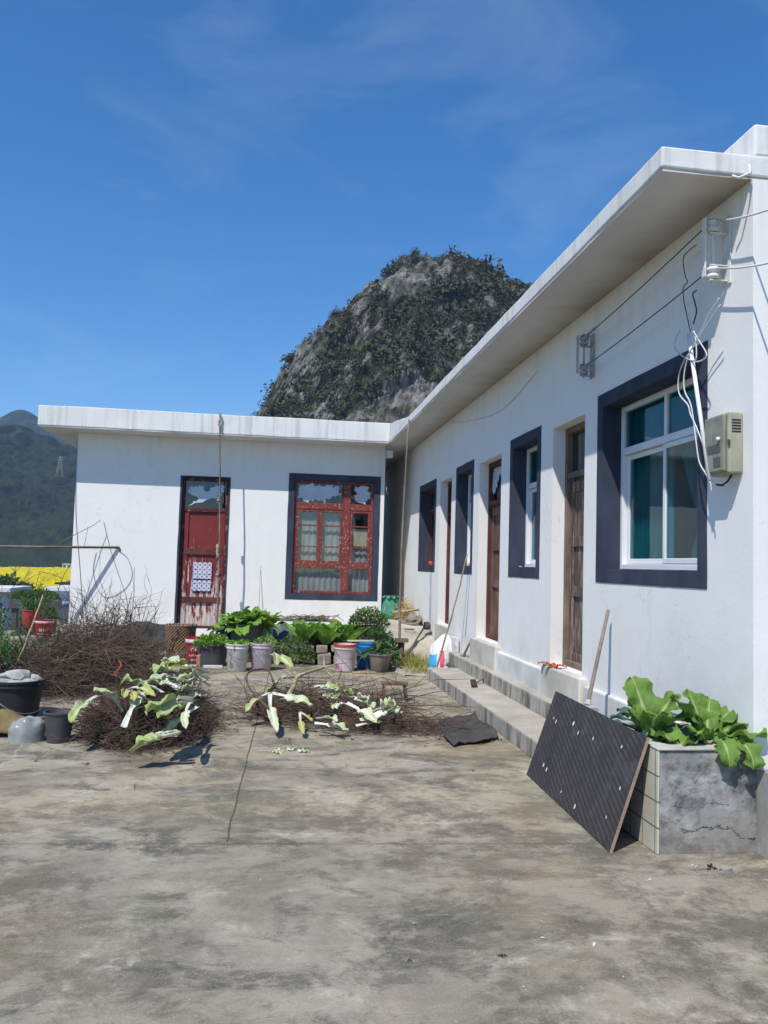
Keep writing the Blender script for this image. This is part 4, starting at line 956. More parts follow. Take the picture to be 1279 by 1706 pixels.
t = thing('hanging_wire', 'thin dark wire dangling from the upper wall wire', 'wire', at(1143, 480, 0, 2.78))
mb = MB(); mb.tube(smoothp(onw([(1160, 408), (1145, 420), (1138, 432), (1141, 458), (1145, 470), (1138, 480), (1139, 500), (1143, 520), (1150, 552)], 2.77)), .0035, 5)
mb.tube(smoothp(onw([(1160, 484), (1154, 490), (1158, 506), (1160, 520), (1155, 540)], 2.77)), .005, 5); mb.build('strand', MWIRE, t, smooth=True)
for k, pts in enumerate(([(893, 620), (860, 660), (830, 686), (790, 700), (750, 704)],)):
    mb = MB(); q = [at(a, b, 0, 2.835) for a, b in pts]; mb.tube(smoothp(q), .005, 5)
    tag(mb.build('sagging_wire', MWIREW, base=q[0], smooth=True), 'pale wire sagging along the wall under the eave', 'wire')
for k, (pts, lab) in enumerate((([(716, 955), (715, 1040)], 'thin cord hanging below the far dark window'), ([(782, 955), (775, 1060)], 'thin cord hanging below the window behind the bamboo pole'))):
    mb = MB(); q = [at(a, b, 0, 2.836) for a, b in pts]; mb.tube(wig([q[0].lerp(q[1], i/6) for i in range(7)], .004, 3), .0035, 5)
    tag(mb.build('cord', MSTEEL, base=q[1], smooth=True), lab, 'cord')
mb = MB(); mb.lathe((2.32, 4.9, 4.0), [(.02, .03), (.022, .0)], 10); 
# bent tube at end of eave
e = at(1250, 296, 1, 4.47); mb = MB(); mb.tube([e+Vector((-.12, 0, .0)), e+Vector((-.09, -.02, -.02)), e+Vector((-.03, -.02, .01)), e+Vector((0, 0, .03)), e+Vector((-.01, 0, .08))], .009, 6)
tag(mb.build('pipe_hook', MCERA, base=e, smooth=True), 'small bent white pipe end at the eave corner', 'hook')

# ================================================================== POLES
def knotpole(name, label, a, b, r0, r1, mat, bend=.02, seed=0, knots=()):
    a, b = Vector(a), Vector(b); t = thing(name, label, 'pole', a); n = 16; r = random.Random(seed)
    pts = [a.lerp(b, i/n)+Vector((bend*sin(i/n*pi), bend*.5*sin(i/n*2*pi), 0))+Vector((r.gauss(0, .003), r.gauss(0, .003), 0)) for i in range(n+1)]
    mb = MB(); mb.tube(pts, [r0+(r1-r0)*i/n for i in range(n+1)], 8)
    for k in range(1, 12): 
        q = a.lerp(b, k/12); 
    mb.build('shaft', mat, t, smooth=True)
    nb = MB()
    for k in range(1, 11):
        f = k/11; i = f*n; p = pts[int(i)].lerp(pts[min(n, int(i)+1)], i-int(i)); d = (b-a).normalized(); rr = r0+(r1-r0)*f
        nb.tube([p-d*.008, p, p+d*.008], [rr*1.02, rr*1.28, rr*1.02], 8)
    nb.build('node_ring', mat, t, smooth=True)
    if knots:
        kb = MB()
        for f, ln, rad in knots:
            p = a.lerp(b, f); d = (b-a).normalized()
            m_ = 10; kb.tube([p+d*(ln*(i/m_-.5))+Vector((r.gauss(0, .006), r.gauss(0, .006), 0)) for i in range(m_+1)], [rad*r.uniform(.5, 1.2) for i in range(m_+1)], 7)
        kb.build('binding', MROPE, t, smooth=True)
    return t
yq = 15.88
knotpole('bamboo_pole', 'thin dark pole standing before the red door, tied with rags', (at(360, 1010, 1, yq).x+.03, yq-.03, .0), at(366, 688, 1, yq), .020, .013, MPOLE, .03, 4, [(.40, .26, .035), (.62, .12, .03), (.30, .1, .028), (.97, .35, .02)])
knotpole('bamboo_pole', 'tall brown pole propping the eave where the two houses meet', at(664, 1106, 2, .02), (2.235, 13.6, 4.1), .022, .015, MPOLE, -.03, 6)
knotpole('bamboo_pole', 'yellow bamboo pole leaning from the steps to the window sill', (2.42, 11.75, .06), (2.80, 11.50, 1.79), .016, .010, MBAMB, .02, 8)
# clothes pole off the left corner
a = Vector((-2.99, YF-.005, 1.795)); dpole = Vector((-1.72, -1.0, -.02)); b = a+dpole*2.6
t = thing('clothes_pole', 'grey clothes pole sticking out from the white corner over the plants', 'pole', a)
mb = MB(); mb.tube([a, a.lerp(b, .3)+Vector((0, 0, -.03)), a.lerp(b, .6)+Vector((0, 0, -.05)), b], .023, 8); mb.build('shaft', MPOLE, t, smooth=True)
mb = MB(); mb.tube([a+Vector((.0, -.0, 0)), a+Vector((.02, 0, -.03)), a+Vector((.02, 0, -.07))], .016, 8); mb.build('wall_bracket', MDGREY, t, smooth=True)
mb = MB(); q = a.lerp(b, .7); 
mb.tube([a.lerp(b, .24), a+Vector((-.45, -.2, .42)), a+Vector((-.35, -.15, .52))], .006, 5); mb.tube([a+Vector((-.55, -.25, .38)), a.lerp(b, .13)], .004, 5)
mb.tube([a.lerp(b, .96)+Vector((.1, 0, -.1)), a.lerp(b, .90), a.lerp(b, .86)+Vector((0, 0, .18))], .014, 6)
mb.build('prop_stick', MPOLE, t, smooth=True)
q = a.lerp(b, .58); mb = MB()
for k in range(6): mb.obox(q+Vector((.03*k-.08, 0, -.07)), (.009, 0, 0), (0, .01, 0), (0, 0, .05))
mb.tube([q+Vector((-.12, 0, .0)), q+Vector((.12, 0, -.02))], .008, 5)
tag(mb.build('clothes_peg_hanger', MDGREY, base=q, bevel=.002), 'small peg hanger on the grey clothes pole', 'hanger')
q = a.lerp(b, .985); mb = MB()
mb.sheet(lambda u, v: q+Vector((-.28+.42*u, .03*sin(u*9), -.30*v-.03*sin(u*5))), 12, 6)
tag(mb.build('cloth', simple('teal_cloth', (.03, .26, .24), None, 5, .9, .1, .1), base=q, recalc=False, solid=.004), 'teal cloth hung on the pole at the left edge', 'cloth')
# thin wires on the left house wall
for k, (pts, lab) in enumerate((([(128, 735), (126, 850), (133, 950), (137, 1010), (138, 1050)], 'thin wire running down the left edge of the white facade'),
     ([(172, 868), (185, 920), (200, 965), (211, 1000), (213, 1040)], 'thin slanting wire on the white facade'),
     ([(160, 920), (155, 950), (162, 980), (175, 995), (195, 990), (213, 975), (220, 955), (212, 930), (198, 918)], 'loose loop of thin wire on the white facade'))):
    mb = MB(); q = [at(x, y, 1, YF-.01) for x, y in pts]; mb.tube(smoothp(q), .0045, 5); tag(mb.build('thin_wire', MSTEEL, base=q[-1], smooth=True), lab, 'wire')
p0 = at(434, 943, 1, 15.7); p1 = at(439, 1040, 1, 15.7)
mb = MB(); mb.tube([p1, p0], [.008, .005], 6); mb.tube([at(430, 1045, 1, 15.75), p0+Vector((0, .0, -.06))], .004, 5); tag(mb.build('plant_stake', MPOLE, base=p1, smooth=True), 'pair of thin stakes standing before the facade', 'stake')
p0 = at(629, 780, 1, 16.44); p1 = at(645, 824, 1, 16.44); mb = MB(); mb.tube([p0, p0.lerp(p1, .45)+Vector((.03, 0, 0))], .006, 6); mb.tube([at(642, 805, 1, 16.44), p1], .006, 6)
tag(mb.build('wall_stub', MWIREW, base=p0, smooth=True), 'thin white wires sticking out at the facade corner', 'wire')

# ================================================================== POTS AND BUCKETS
def bucket(name, label, x, y, r0, r1, h, mat, rimmat=None, soil=True, handle=True, group=None, z=0, lid=None, cat='bucket', hang=-60, wob=0, ribs=True):
    t = thing(name, label, cat, (x, y, z), group)
    mb = MB(); pr = [(0.001, .004), (r0*.95, .004), (r0, .012), (r0+(r1-r0)*.8, h*.80)]
    if ribs: pr += [(r1*1.0, h*.82), (r1*1.04, h*.83), (r1*1.04, h*.86), (r1*1.0, h*.87), (r1*1.0, h*.94)]
    else: pr += [(r1, h*.94)]
    pr += [(r1*1.06, h*.95), (r1*1.06, h), (r1*.96, h), (r1*.93, h*.88), (r1*.9, h*.86)]
    mb.lathe((x, y, z), pr, 32, wob=wob, seed=int(x*100)); mb.build('body', mat, t, smooth='auto')
    if rimmat:
        mb = MB(); mb.lathe((x, y, z), [(r1*1.07, h*.93), (r1*1.09, h*.95), (r1*1.09, h+.006), (r1*.95, h+.006)], 32, wob=wob, seed=int(x*100)); mb.build('rim', rimmat, t, smooth='auto')
    if soil:
        mb = MB(); rr = random.Random(int(x*99)); n = 18
        mb.add([(x, y, z+h*.9)]+[(x+r1*.92*cos(i*2*pi/n), y+r1*.92*sin(i*2*pi/n), z+h*.87+rr.uniform(-.01, .01)) for i in range(n)], [(0, i+1, (i+1) % n+1) for i in range(n)]); mb.build('soil', MSOIL, t, recalc=False)
    if handle:
        az = atan2(-y, -x)+radians(20); mb = MB(); n = 14; dr = radians(hang)
        ax = Vector((-sin(az), cos(az), 0)); fw = Vector((cos(az), sin(az), 0))
        ps = []
        for i in range(n+1):
            w = pi*i/n; k = sin(w)*r1*1.12; ps.append(Vector((x, y, z+h*.85))+ax*(cos(w)*r1*1.07)+fw*(k*cos(dr)*.5+ (r1*1.08)*sin(w)*.95)+Vector((0, 0, k*sin(dr))))
        mb.tube(ps, .0045, 5); mb.build('handle', MSTEEL, t, smooth=True)
    return t
def marks(t, x, y, z, rf, rows, mat, name='lettering', gap=.22, seed=1):
    """rows: (z0, z1, half angle, n glyphs); strokes wrapped on the bucket's side"""
    az = atan2(-y, -x); mb = MB(); r = random.Random(seed)
    for z0, z1, ha, n, a0 in rows:
        w = 2*ha/n
        for i in range(n):
            c = az+a0-ha+w*(i+.5)
            for s_ in range(4):
                if r.random() < .5: a, b, c0, c1 = c-w*.38, c+w*.38, *(lambda q: (q, q+(z1-z0)*.17))(z0+(z1-z0)*r.random()*.83)
                else: q = c+w*r.uniform(-.36, .24); a, b, c0, c1 = q, q+w*.16, z0, z1
                k = 4
                for j in range(k):
                    aa = a+(b-a)*j/k; bb = a+(b-a)*(j+1)/k
                    mb.quad(*[(x+rf(zz)*cos(q)*1.006, y+rf(zz)*sin(q)*1.006, z+zz) for q, zz in ((aa, c0), (bb, c0), (bb, c1), (aa, c1))])
    mb.build(name, mat, t, recalc=False)
MWBUCK = paint_peel('dirty_white_plastic', (.62, .62, .60), (.30, .29, .26), None, .57, 5, (5, 5, 3))
MPURP = paint_peel('faded_lilac_plastic', (.50, .40, .47), (.62, .66, .72), None, .52, 5, (4, 4, 4))
MPINK = paint_peel('pink_stained_white_plastic', (.64, .55, .57), (.55, .16, .24), (0, .42, .50, .68), 0, 5, (4, 4, 3))
MBLUE = simple('blue_plastic', (.012, .20, .52), (.01, .15, .42), 4, .4, .5, .05)
MRED = simple('red_plastic', (.42, .018, .03), (.34, .014, .024), 4, .4, .5, .05)
MREDR = simple('bright_red_plastic', (.60, .06, .045), None, 4, .4, .5, 0)
MCLAY = simple('grey_clay', (.24, .215, .18), (.15, .135, .115), 6, .9, .1, .3)
MTERRA = simple('terracotta_rim', (.36, .13, .075), (.27, .10, .06), 6, .8, .2, .2)
MWLET = simple('white_print', (.70, .70, .70), (.55, .5, .5), 30, .6, .2, 0)
MWHITEP = simple('white_plastic', (.66, .66, .65), None, 4, .5, .4, 0)
GB = 'buckets and pots in front of the white facade'
bucket('paint_bucket', 'dirty white bucket in the front row beside the lilac one', -.45, 12.1, .135, .158, .40, MWBUCK, group=GB)
tb = bucket('paint_bucket', 'faded lilac bucket in the front row right of the white one', -.10, 12.22, .14, .162, .40, MPURP, group=GB, hang=-30)
tb = bucket('paint_bucket', 'pink stained white bucket with red rim beside the blue one', 1.14, 12.25, .145, .165, .40, MPINK, MREDR, group=GB, hang=-50)
bucket('paint_bucket', 'bright blue bucket behind the pink stained one', 1.50, 12.62, .14, .165, .40, MBLUE, group=GB, hang=-50)
mb = MB(); mb.obox((1.40, 12.55, .425), (.2, .03, 0), (-.01, .05, 0), (0, 0, .008)); tag(mb.build('foam_strip', simple('cream_foam', (.6, .55, .40), None, 5, .9, .1, .1), base=(1.4, 12.55, .42)), 'cream strip lying across the blue bucket', 'strip')
tr = bucket('paint_bucket', 'red bucket with white print between the wicker basket and grey tub', -1.13, 12.95, .125, .145, .40, MRED, group=GB, handle=False)
rf = lambda z: .125+(.145-.125)*z/.32
marks(tr, -1.13, 12.95, 0, rf, [(.20, .27, .42, 2, -.1), (.12, .15, .75, 6, 0), (.05, .08, .5, 5, 0)], MWLET, seed=3)
mb = MB(); mb.lathe((-1.13, 12.95, 0), [(.1485, .325), (.1525, .335), (.1535, .375), (.1495, .378)], 30); mb.build('label_band', MWLET, tr, smooth=True)
bucket('plastic_tub', 'wide grey tub full of bright seedlings', -.85, 12.72, .20, .235, .34, MDGREY, handle=False, group=GB, cat='tub', ribs=False)
bucket('clay_pot', 'squat grey clay pot at the right end of the row', 1.66, 12.22, .125, .185, .27, MCLAY, handle=False, group=GB, cat='pot', ribs=False)
bucket('flower_pot', 'tall dark grey pot holding the big lettuce', -.36, 13.4, (.22), .27, .60, simple('olive_grey_plastic', (.14, .135, .115), (.10, .095, .08), 3, .6, .3, .1), handle=False, group=GB, cat='pot', ribs=False)
bucket('painted_pot', 'white and blue pot with a terracotta rim', -.10, 13.65, (.14), .165, .58, paint_peel('chalky_blue_white', (.66, .66, .62), (.35, .52, .62), None, .5, 5, (3, 3, 3)), MTERRA, handle=False, group=GB, cat='pot', ribs=False)
# wicker basket
m = MT('wicker', .85, .2); o_ = m.obj(); s = m.sep(o_)
an = m.math('ARCTAN2', s[1], s[0]); w1 = m.math('SINE', m.math('MULTIPLY', an, 26)); w2 = m.math('SINE', m.math('MULTIPLY', s[2], 118)); wv = m.math('MULTIPLY', w1, w2)
c = m.mix(m.rng(wv, -.8, .8), (.10, .055, .028), (.36, .225, .12)); c = m.mix(m.rng(m.noise(o_, 5, 5), .4, .7, 0, .4), c, (.12, .075, .045)); m.color(c); m.bump(wv, .8, .012)
bx, by = -1.42, 13.55
t = thing('wicker_basket', 'tall brown wicker basket at the left end of the pots', 'basket', (bx, by, 0))
mb = MB(); mb.lathe((bx, by, 0), [(.001, .01), (.205, .01), (.215, .05), (.235, .30), (.24, .46), (.25, .50), (.25, .53), (.225, .53), (.215, .40)], 40, wob=.012, seed=2); mb.build('body', m.m, t, smooth=True)
mb = MB(); n = 60; mb.tube([(bx+.245*cos(i*2*pi/n), by+.245*sin(i*2*pi/n), .535+.008*sin(i*1.9)) for i in range(n+1)], .014, 6); mb.build('rim', MWOODGR, t, smooth=True)
mb = MB(); mb.tube(smoothp([Vector((bx-.06, by-.24, .53)), Vector((bx-.02, by-.26, .44)), Vector((bx-.08, by-.255, .34)), Vector((bx-.13, by-.225, .20)), Vector((bx-.15, by-.20, .12))]), .008, 5); mb.build('strap', MBLACK, t, smooth=True)
mb = MB(); mb.lathe((bx, by, .40), [(.001, 0), (.22, 0.01)], 24); mb.build('lining', MBLACK, t)
# plants of the row
GP = 'vegetables growing in front of the facade'
plant('lettuce', 'big lettuce in the tall dark pot', (-.36, 13.4, .53), lambda mb: [mb.rosette((-.36+dx, 13.4+dy, .53), 16, .46, .23, 88, 25, 1.0, 31+i, fold=.25, ruf=.14, pet=.12, petw=.3) for i, (dx, dy) in enumerate(((0, 0), (-.13, .05), (.14, .03), (.0, -.07)))], MLETT, GP)
plant('kale_plant', 'dark blue green plant left of the big lettuce', (-.66, 13.7, .42), lambda mb: [mb.rosette((-.66+dx, 13.7, .36+dz), 13, .34, .13, 85, 10, 1.2, 37+i, fold=.2, ruf=.12, pet=.3) for i, (dx, dz) in enumerate(((0, 0), (.08, .12), (-.1, .04)))], MDKGR, GP, [([(-.66, 13.7, 0), (-.66, 13.7, .4)], .02)])
plant('lettuce', 'small lettuce in the pot with the terracotta rim', (-.06, 13.65, .53), lambda mb: mb.rosette((-.04, 13.65, .52), 11, .34, .17, 88, 45, .6, 43, fold=.4, ruf=.12, pet=.12, petw=.3), MLETT, GP)
def seedl(x, y, z, r_, n, s_, h=.10): return lambda mb: mb.chips((x, y, z), r_, r_, h, n, .045, s_, True, .8)
plant('seedlings', 'bright green seedlings filling the wide grey tub', (-.85, 12.72, .30), seedl(-.85, 12.72, .30, .27, 620, 3, .17), MSEED, GP)
plant('seedlings', 'pale green sprouts in the dirty white bucket', (-.45, 12.1, .35), seedl(-.42, 12.14, .36, .15, 140, 5, .09), MSEED, GP)
plant('seedlings', 'pale green sprouts in the lilac bucket', (-.10, 12.22, .35), seedl(-.06, 12.26, .36, .16, 170, 7, .16), MLETT, GP)
plant('herb_bush', 'bushy dark plant behind the squat clay pot', (1.72, 12.6, .22), lambda mb: [mb.rosette((1.66+.13*cos(i*2.1), 12.5+.16*sin(i*2.1), .24), 14, .34, .075, 80, 5, 1.1, 61+i, fold=.2, ruf=.06, pet=.2) for i in range(5)], MDKGR, GP)
plant('succulent', 'low grey green plant in the squat clay pot', (1.62, 12.22, .22), lambda mb: mb.rosette((1.60, 12.2, .23), 14, .17, .06, 70, 5, 1.0, 71, fold=.2, ruf=.05, pet=.2), MKALE, GP)
# raised bed of lettuce with stones in front
t = thing('brick_planter', 'low rubble edged bed planted with lettuce along the facade', 'planter', (.75, 13.5, 0))
mb = MB(); r = random.Random(9)
MRUB = simple('pale_rubble', (.36, .32, .26), (.22, .19, .155), 5, .95, .1, .5)
for x in np.arange(.10, 1.35, .24):
    w = .115; mb.obox((x+w/2, 13.02+r.uniform(-.02, .02), .09), (w*r.uniform(.7, .95), r.uniform(-.03, .03), r.uniform(-.02, .02)), (0, .08, .01), (r.uniform(-.01, .01), 0, .06+r.uniform(0, .03)))
for x in np.arange(.0, 1.3, .24): mb.obox((x+.12, 13.05, .235), (.085+.03*r.random(), .01, r.uniform(-.02, .02)), (0, .07, 0), (0, 0, .05+.015*r.random()))
mb.box(-.15, 1.5, 13.98, 14.08, 0, .30); mb.box(1.42, 1.52, 13.1, 13.97, 0, .3); mb.box(-.17, -.07, 13.13, 13.97, 0, .28)
mb.build('rubble_edge', MRUB, t, bevel=.02)
mb = MB(); mb.sheet(lambda a, b: (-.07+1.49*a, 13.1+.88*b, .27+.03*float(fbm(a*5, b*5, 0, 3, 4))), 12, 8); mb.build('soil', MSOIL, t, smooth=True)
lp = [(.55, 13.2), (.72, 13.45), (.90, 13.18), (1.10, 13.35), (1.28, 13.2), (.80, 13.75), (1.0, 13.75), (1.22, 13.7), (.60, 13.7)]
for i, (x, y) in enumerate(lp):
    plant('lettuce', 'upright green lettuce in the bed behind the pink and blue buckets', (x, y, .26), lambda mb: mb.rosette((x, y, .26), 12, .46, .19, 88, 50, .5, 100+i, fold=.35, ruf=.1, pet=.18, petw=.25), MLETT, 'lettuces in the rubble edged bed')
for i, (x, y, h_, rr_) in enumerate(((.38, 12.95, .42, .34), (.12, 13.15, .30, .2))):
    plant('herb_bush', ('bushy fine leaved herb at the front left of the lettuce bed', 'small herb beside the lilac bucket behind the brush')[i], (x, y, .05), lambda mb: mb.chips((x, y, .04), rr_, rr_, h_, (1500, 500)[i], .05, 81+i, True, .5), MHERB, GP, [([(x+.03*k, y, 0), (x+.08*k, y-.02*k, h_*.8)], .005) for k in (-2, -1, 0, 1, 2)])
# black crate with plant behind
t = thing('plastic_crate', 'black lattice crate behind the blue bucket', 'crate', (1.72, 13.75, .38))
mb = MB(); X0, X1, Y0, Y1, zc, zd = 1.38, 1.92, 13.55, 13.95, .40, .62
for k in range(12):
    x = X0+(X1-X0)*k/11; mb.tube([(x, Y0, zc), (x, Y0, zd)], .007, 4); mb.tube([(x, Y1, zc), (x, Y1, zd)], .007, 4)
for k in range(5):
    z = zc+(zd-zc)*k/4; mb.tube([(X0, Y0, z), (X1, Y0, z), (X1, Y1, z), (X0, Y1, z), (X0, Y0, z)], .008, 4)
mb.build('lattice', MBLACK, t); mb = MB(); mb.box(X0+.02, X1-.02, Y0+.02, Y1-.02, zc, zd-.06); mb.build('soil', MSOIL, t)
mb = MB(); 
for k in range(3): mb.obox((1.72, 13.75, .065+.13*k), (.27-.01*k, .01, 0), (0, .19, 0), (0, 0, .063))
tag(mb.build('block_stack', MRUB, base=(1.72, 13.75, 0), bevel=.015), 'stack of grey blocks carrying the black crate', 'blocks')
plant('herb_bush', 'grey green bushy plant growing in the black crate', (1.74, 13.75, .62), lambda mb: mb.chips((1.66, 13.72, .56), .32, .24, .32, 1100, .055, 91, True, .45), MHERB, GP, [([(1.7+.07*k, 13.75, .6), (1.7+.12*k, 13.72, .9)], .006) for k in (-2, -1, 0, 1, 2)])
plant('herb_bush', 'loose leafy plant between the crate and the clay pot', (1.78, 13.1, .1), lambda mb: mb.chips((1.74, 13.05, .05), .32, .28, .58, 1100, .07, 93, True, .45), MDKGR, GP, [([(1.74, 13.05, 0), (1.74, 13.05, .4)], .01)])
# dark tarp and clutter against the facade between lilac bucket and bed
def lump(name, label, cat, c, rx, ry, h, mat, seed, amp=.25, n=28, group=None, fs=3.0, flat=.5):
    mb = MB()
    def fn(a, b):
        w = 2*pi*a; e = pi/2*b; x, y, z = cos(w)*cos(e), sin(w)*cos(e), sin(e)**flat if e > 0 else 0
        k = 1+amp*float(fbm(x*fs*.5+seed, y*fs*.5, z*fs*.5, 3, seed))
        return (c[0]+rx*x*k, c[1]+ry*y*k, c[2]+h*z*k*(1 if b > 0 else 0))
    mb.sheet(fn, n, n//2)
    return tag(mb.build(name, mat, base=c, smooth=True), label, cat, group)
MTARP = simple('dark_grey_tarp', (.03, .035, .038), (.06, .06, .063), 5, .7, .25, .4, 9)
lump('tarp', 'crumpled dark grey tarp against the white facade by the basket', 'tarp', (-2.25, 14.9, .0), .75, .35, .42, MTARP, 3, .35, fs=5)
lump('blue_sack', 'faded dark blue sack behind the lilac bucket', 'sack', (.22, 14.2, .0), .36, .25, .55, simple('faded_blue_cloth', (.07, .09, .14), (.16, .18, .22), 5, .9, .1, .4, 12), 13, .25)
mb = MB(); mb.obox((.55, 14.35, .60), (.62, .0, .0), (0, .10, 0), (0, 0, .02)); mb.box(-.02, .06, 14.3, 14.4, 0, .58); mb.box(1.05, 1.13, 14.3, 14.4, 0, .58)
tag(mb.build('plank_bench', MPOLE, base=(.55, 14.35, 0), bevel=.006), 'weathered plank on legs behind the herbs', 'bench')
mb = MB(); r = random.Random(6)
for k in range(26):
    a = Vector((.2+r.random()*.9, 14.3+r.uniform(-.1, .1), .62)); mb.tube(smoothp([a, a+Vector((r.uniform(-.2, .3), 0, r.uniform(.02, .10))), a+Vector((r.uniform(-.4, .5), 0, r.uniform(-.05, .05)))], 3), .005, 4)
tag(mb.build('dry_vines', twigmat('dry_vine', (.22, .19, .13), (.12, .10, .06)), base=(.6, 14.3, .62), recalc=False), 'dry vines lying on the plank bench', 'vines', None, 'stuff')
mb = MB(); mb.obox((-.93, 12.42, .02), (.26, .0, 0), (0, .03, 0), (0, 0, .02)); tag(mb.build('white_batten', MWHITEP, base=(-.93, 12.42, 0), bevel=.004), 'white batten on the ground before the grey tub', 'batten')
mb = MB(); mb.obox((-1.02, 12.36, .10), (.03, 0, .01), (0, .03, 0), (.0, 0, .10)); tag(mb.build('broken_brick', simple('pink_brick', (.42, .22, .16), (.32, .17, .12), 8, .9, .1, .4), base=(-1.02, 12.36, 0), bevel=.012), 'pinkish broken brick standing by the red bucket', 'brick')
mb = MB(); mb.obox((1.40, 12.0, .012), (.18, .02, 0), (-.01, .05, 0), (0, 0, .012)); tag(mb.build('flat_stone', simple('tan_stone', (.36, .28, .16), None, 6, .9, .1, .4), base=(1.4, 12, 0), bevel=.008), 'flat tan slab before the blue bucket', 'stone')

# ================================================================== ALLEY MOUTH
def sack(name, label, c, rx, ry, h, mat, seed, tilt=(0, 0), fold=.06, topw=.45, cat='sack'):
    mb = MB()
    def fn(a, b):
        w = 2*pi*a; z = b; prof = (1-.25*(1-min(1, z*5))) * (1-(1-topw)*max(0, (z-.6)/.4)**1.5)
        k = prof*(1+fold*sin(w*6+z*6+seed)*(.3+z)+.10*float(fbm(cos(w)*2+seed, sin(w)*2, z*3, 3, seed)))
        return (c[0]+rx*cos(w)*k+tilt[0]*z, c[1]+ry*sin(w)*k+tilt[1]*z, c[2]+h*z)
    mb.sheet(fn, 40, 22)
    tp = [fn(i/40, 1) for i in range(40)]; cx = sum(p[0] for p in tp)/40; cy = sum(p[1] for p in tp)/40
    mb.add(tp+[(cx, cy, c[2]+h*1.06)], [(i, (i+1) % 40, 40) for i in range(40)])
    return mb
MGSACK = simple('green_woven_sack', (.045, .20, .13), (.075, .26, .18), 5, .7, .25, .4, 24)
t = thing('green_sack', 'full green woven sack at the dark alley mouth', 'sack', (2.36, 16.35, .5))
sack('x', '', (2.40, 16.2, .50), .18, .17, .46, MGSACK, 2, fold=.03, topw=.72).build('body', MGSACK, t, smooth=True)
mb = MB()
for k in range(9): a = k*.7; mb.leaf((2.40+.05*cos(a), 16.2+.05*sin(a), .95), (cos(a), sin(a), .9), .16, .10, 1.5, ruf=.15, pet=.05, petw=.6, seed=k)
mb.build('neck_folds', MGSACK, t, smooth=True, recalc=False)
mb = MB(); r = random.Random(3)
for k in range(420):
    a = r.random()*6.28; q = sqrt(r.random()); p = Vector((2.62+.19*q*cos(a), 16.1+.35*q*sin(a), .56+.34*(1-q*q)*r.random()))
    d = Vector((r.gauss(0, 1), r.gauss(0, 1), r.gauss(.2, .6))).normalized(); mb.tube([p, p+d*.08+Vector((0, 0, .02)), p+d*.17], [.006, .005, .003], 3)
tag(mb.build('straw_heap', twigmat('straw', (.52, .38, .18), (.36, .25, .11)), base=(2.62, 16.1, .56), recalc=False), 'heap of yellow straw at the alley mouth', 'straw', None, 'stuff')
mb = MB(); mb.tube([(2.33, 15.5, .70), (2.82, 15.35, .77)], .022, 7); tag(mb.build('bamboo_stick', MBAMB, base=(2.5, 15.4, .6), smooth=True), 'short yellow bamboo stick across the straw heap', 'stick')
lump('log_pile', 'rough grey log lying below the straw', 'log', (2.66, 15.2, .50), .16, .22, .15, simple('grey_bark', (.26, .22, .18), (.13, .11, .09), 8, .95, .1, .6), 5, .3, fs=6)
mb = MB(); mb.tube(smoothp([Vector((2.44, 15.1, .55)), Vector((2.52, 14.95, .52)), Vector((2.66, 14.9, .53)), Vector((2.76, 14.95, .58)), Vector((2.79, 15.1, .66))]), .028, 7); tag(mb.build('bent_branch', MPOLE, base=(2.6, 14.95, .5), smooth=True), 'curved pale branch lying in front of the log', 'branch')
mb = MB(); n = 24; mb.tube([(2.47+.085*cos(i*2*pi/n), 14.35+.085*sin(i*2*pi/n), .475) for i in range(n+1)], .011, 6); tag(mb.build('wire_ring', MPOLE, base=(2.47, 14.35, .46), smooth=True), 'small grey ring lying on the pale ramp', 'ring')
# garden hoe leaning near the ramp
t = thing('garden_hoe', 'old hoe with a wooden handle propped on the pale ramp', 'hoe', at(668, 1105, 2, .03))
a, b = at(668, 1100, 2, .05), at(708, 1043, 1, 14.1)
mb = MB(); mb.tube([a, a.lerp(b, .5)+Vector((0, 0, -.02)), b], [.014, .016, .018], 7); mb.build('handle', MPOLE, t, smooth=True)
mb = MB(); mb.lathe((b.x+.03, b.y, b.z-.06), [(.001, 0), (.06, .0), (.075, .05), (.05, .13), (.001, .14)], 14, wob=.08); mb.build('head', simple('rusty_iron', (.10, .07, .055), (.05, .04, .035), 9, .8, .2, .4), t, smooth=True)
mb = MB(); r = random.Random(8); 
mb.tube([(2.10, 13.0, .0), (2.13, 13.05, .36)], .045, 7); mb.obox((2.12, 13.03, .40), (.10, 0, 0), (0, .08, 0), (0, 0, .03))
tag(mb.build('wooden_post', MWOODGR, base=(2.1, 13, 0)), 'short dark wooden stump beside the grassy patch', 'post')
# grass patch
mb = MB(); r = random.Random(12)
for k in range(2600):
    x = r.gauss(2.26, .15); y = r.gauss(12.75, .42); z = max(0, float(np.interp(y, ys, zs)))
    if x > 2.62 or x < 1.98 or y > 13.5 or y < 11.9: continue
    a = r.random()*6.28; h = r.uniform(.04, .15); d = Vector((cos(a)*.6, sin(a)*.6, 1)).normalized()
    p = Vector((x, y, z)); w = Vector((-sin(a), cos(a), 0))*.006; mb.add([tuple(p-w), tuple(p+w), tuple(p+d*h)], [(0, 1, 2)])
m = MT('dry_grass', .9, .1); m.color(m.mix(m.rng(m.noise(m.obj(), 8, 4), .35, .65), (.22, .24, .05), (.30, .27, .10)))
tag(mb.build('grass_patch', m.m, base=(2.26, 12.7, 0), recalc=False), 'yellowing weeds at the foot of the ramp', 'grass', None, 'stuff')
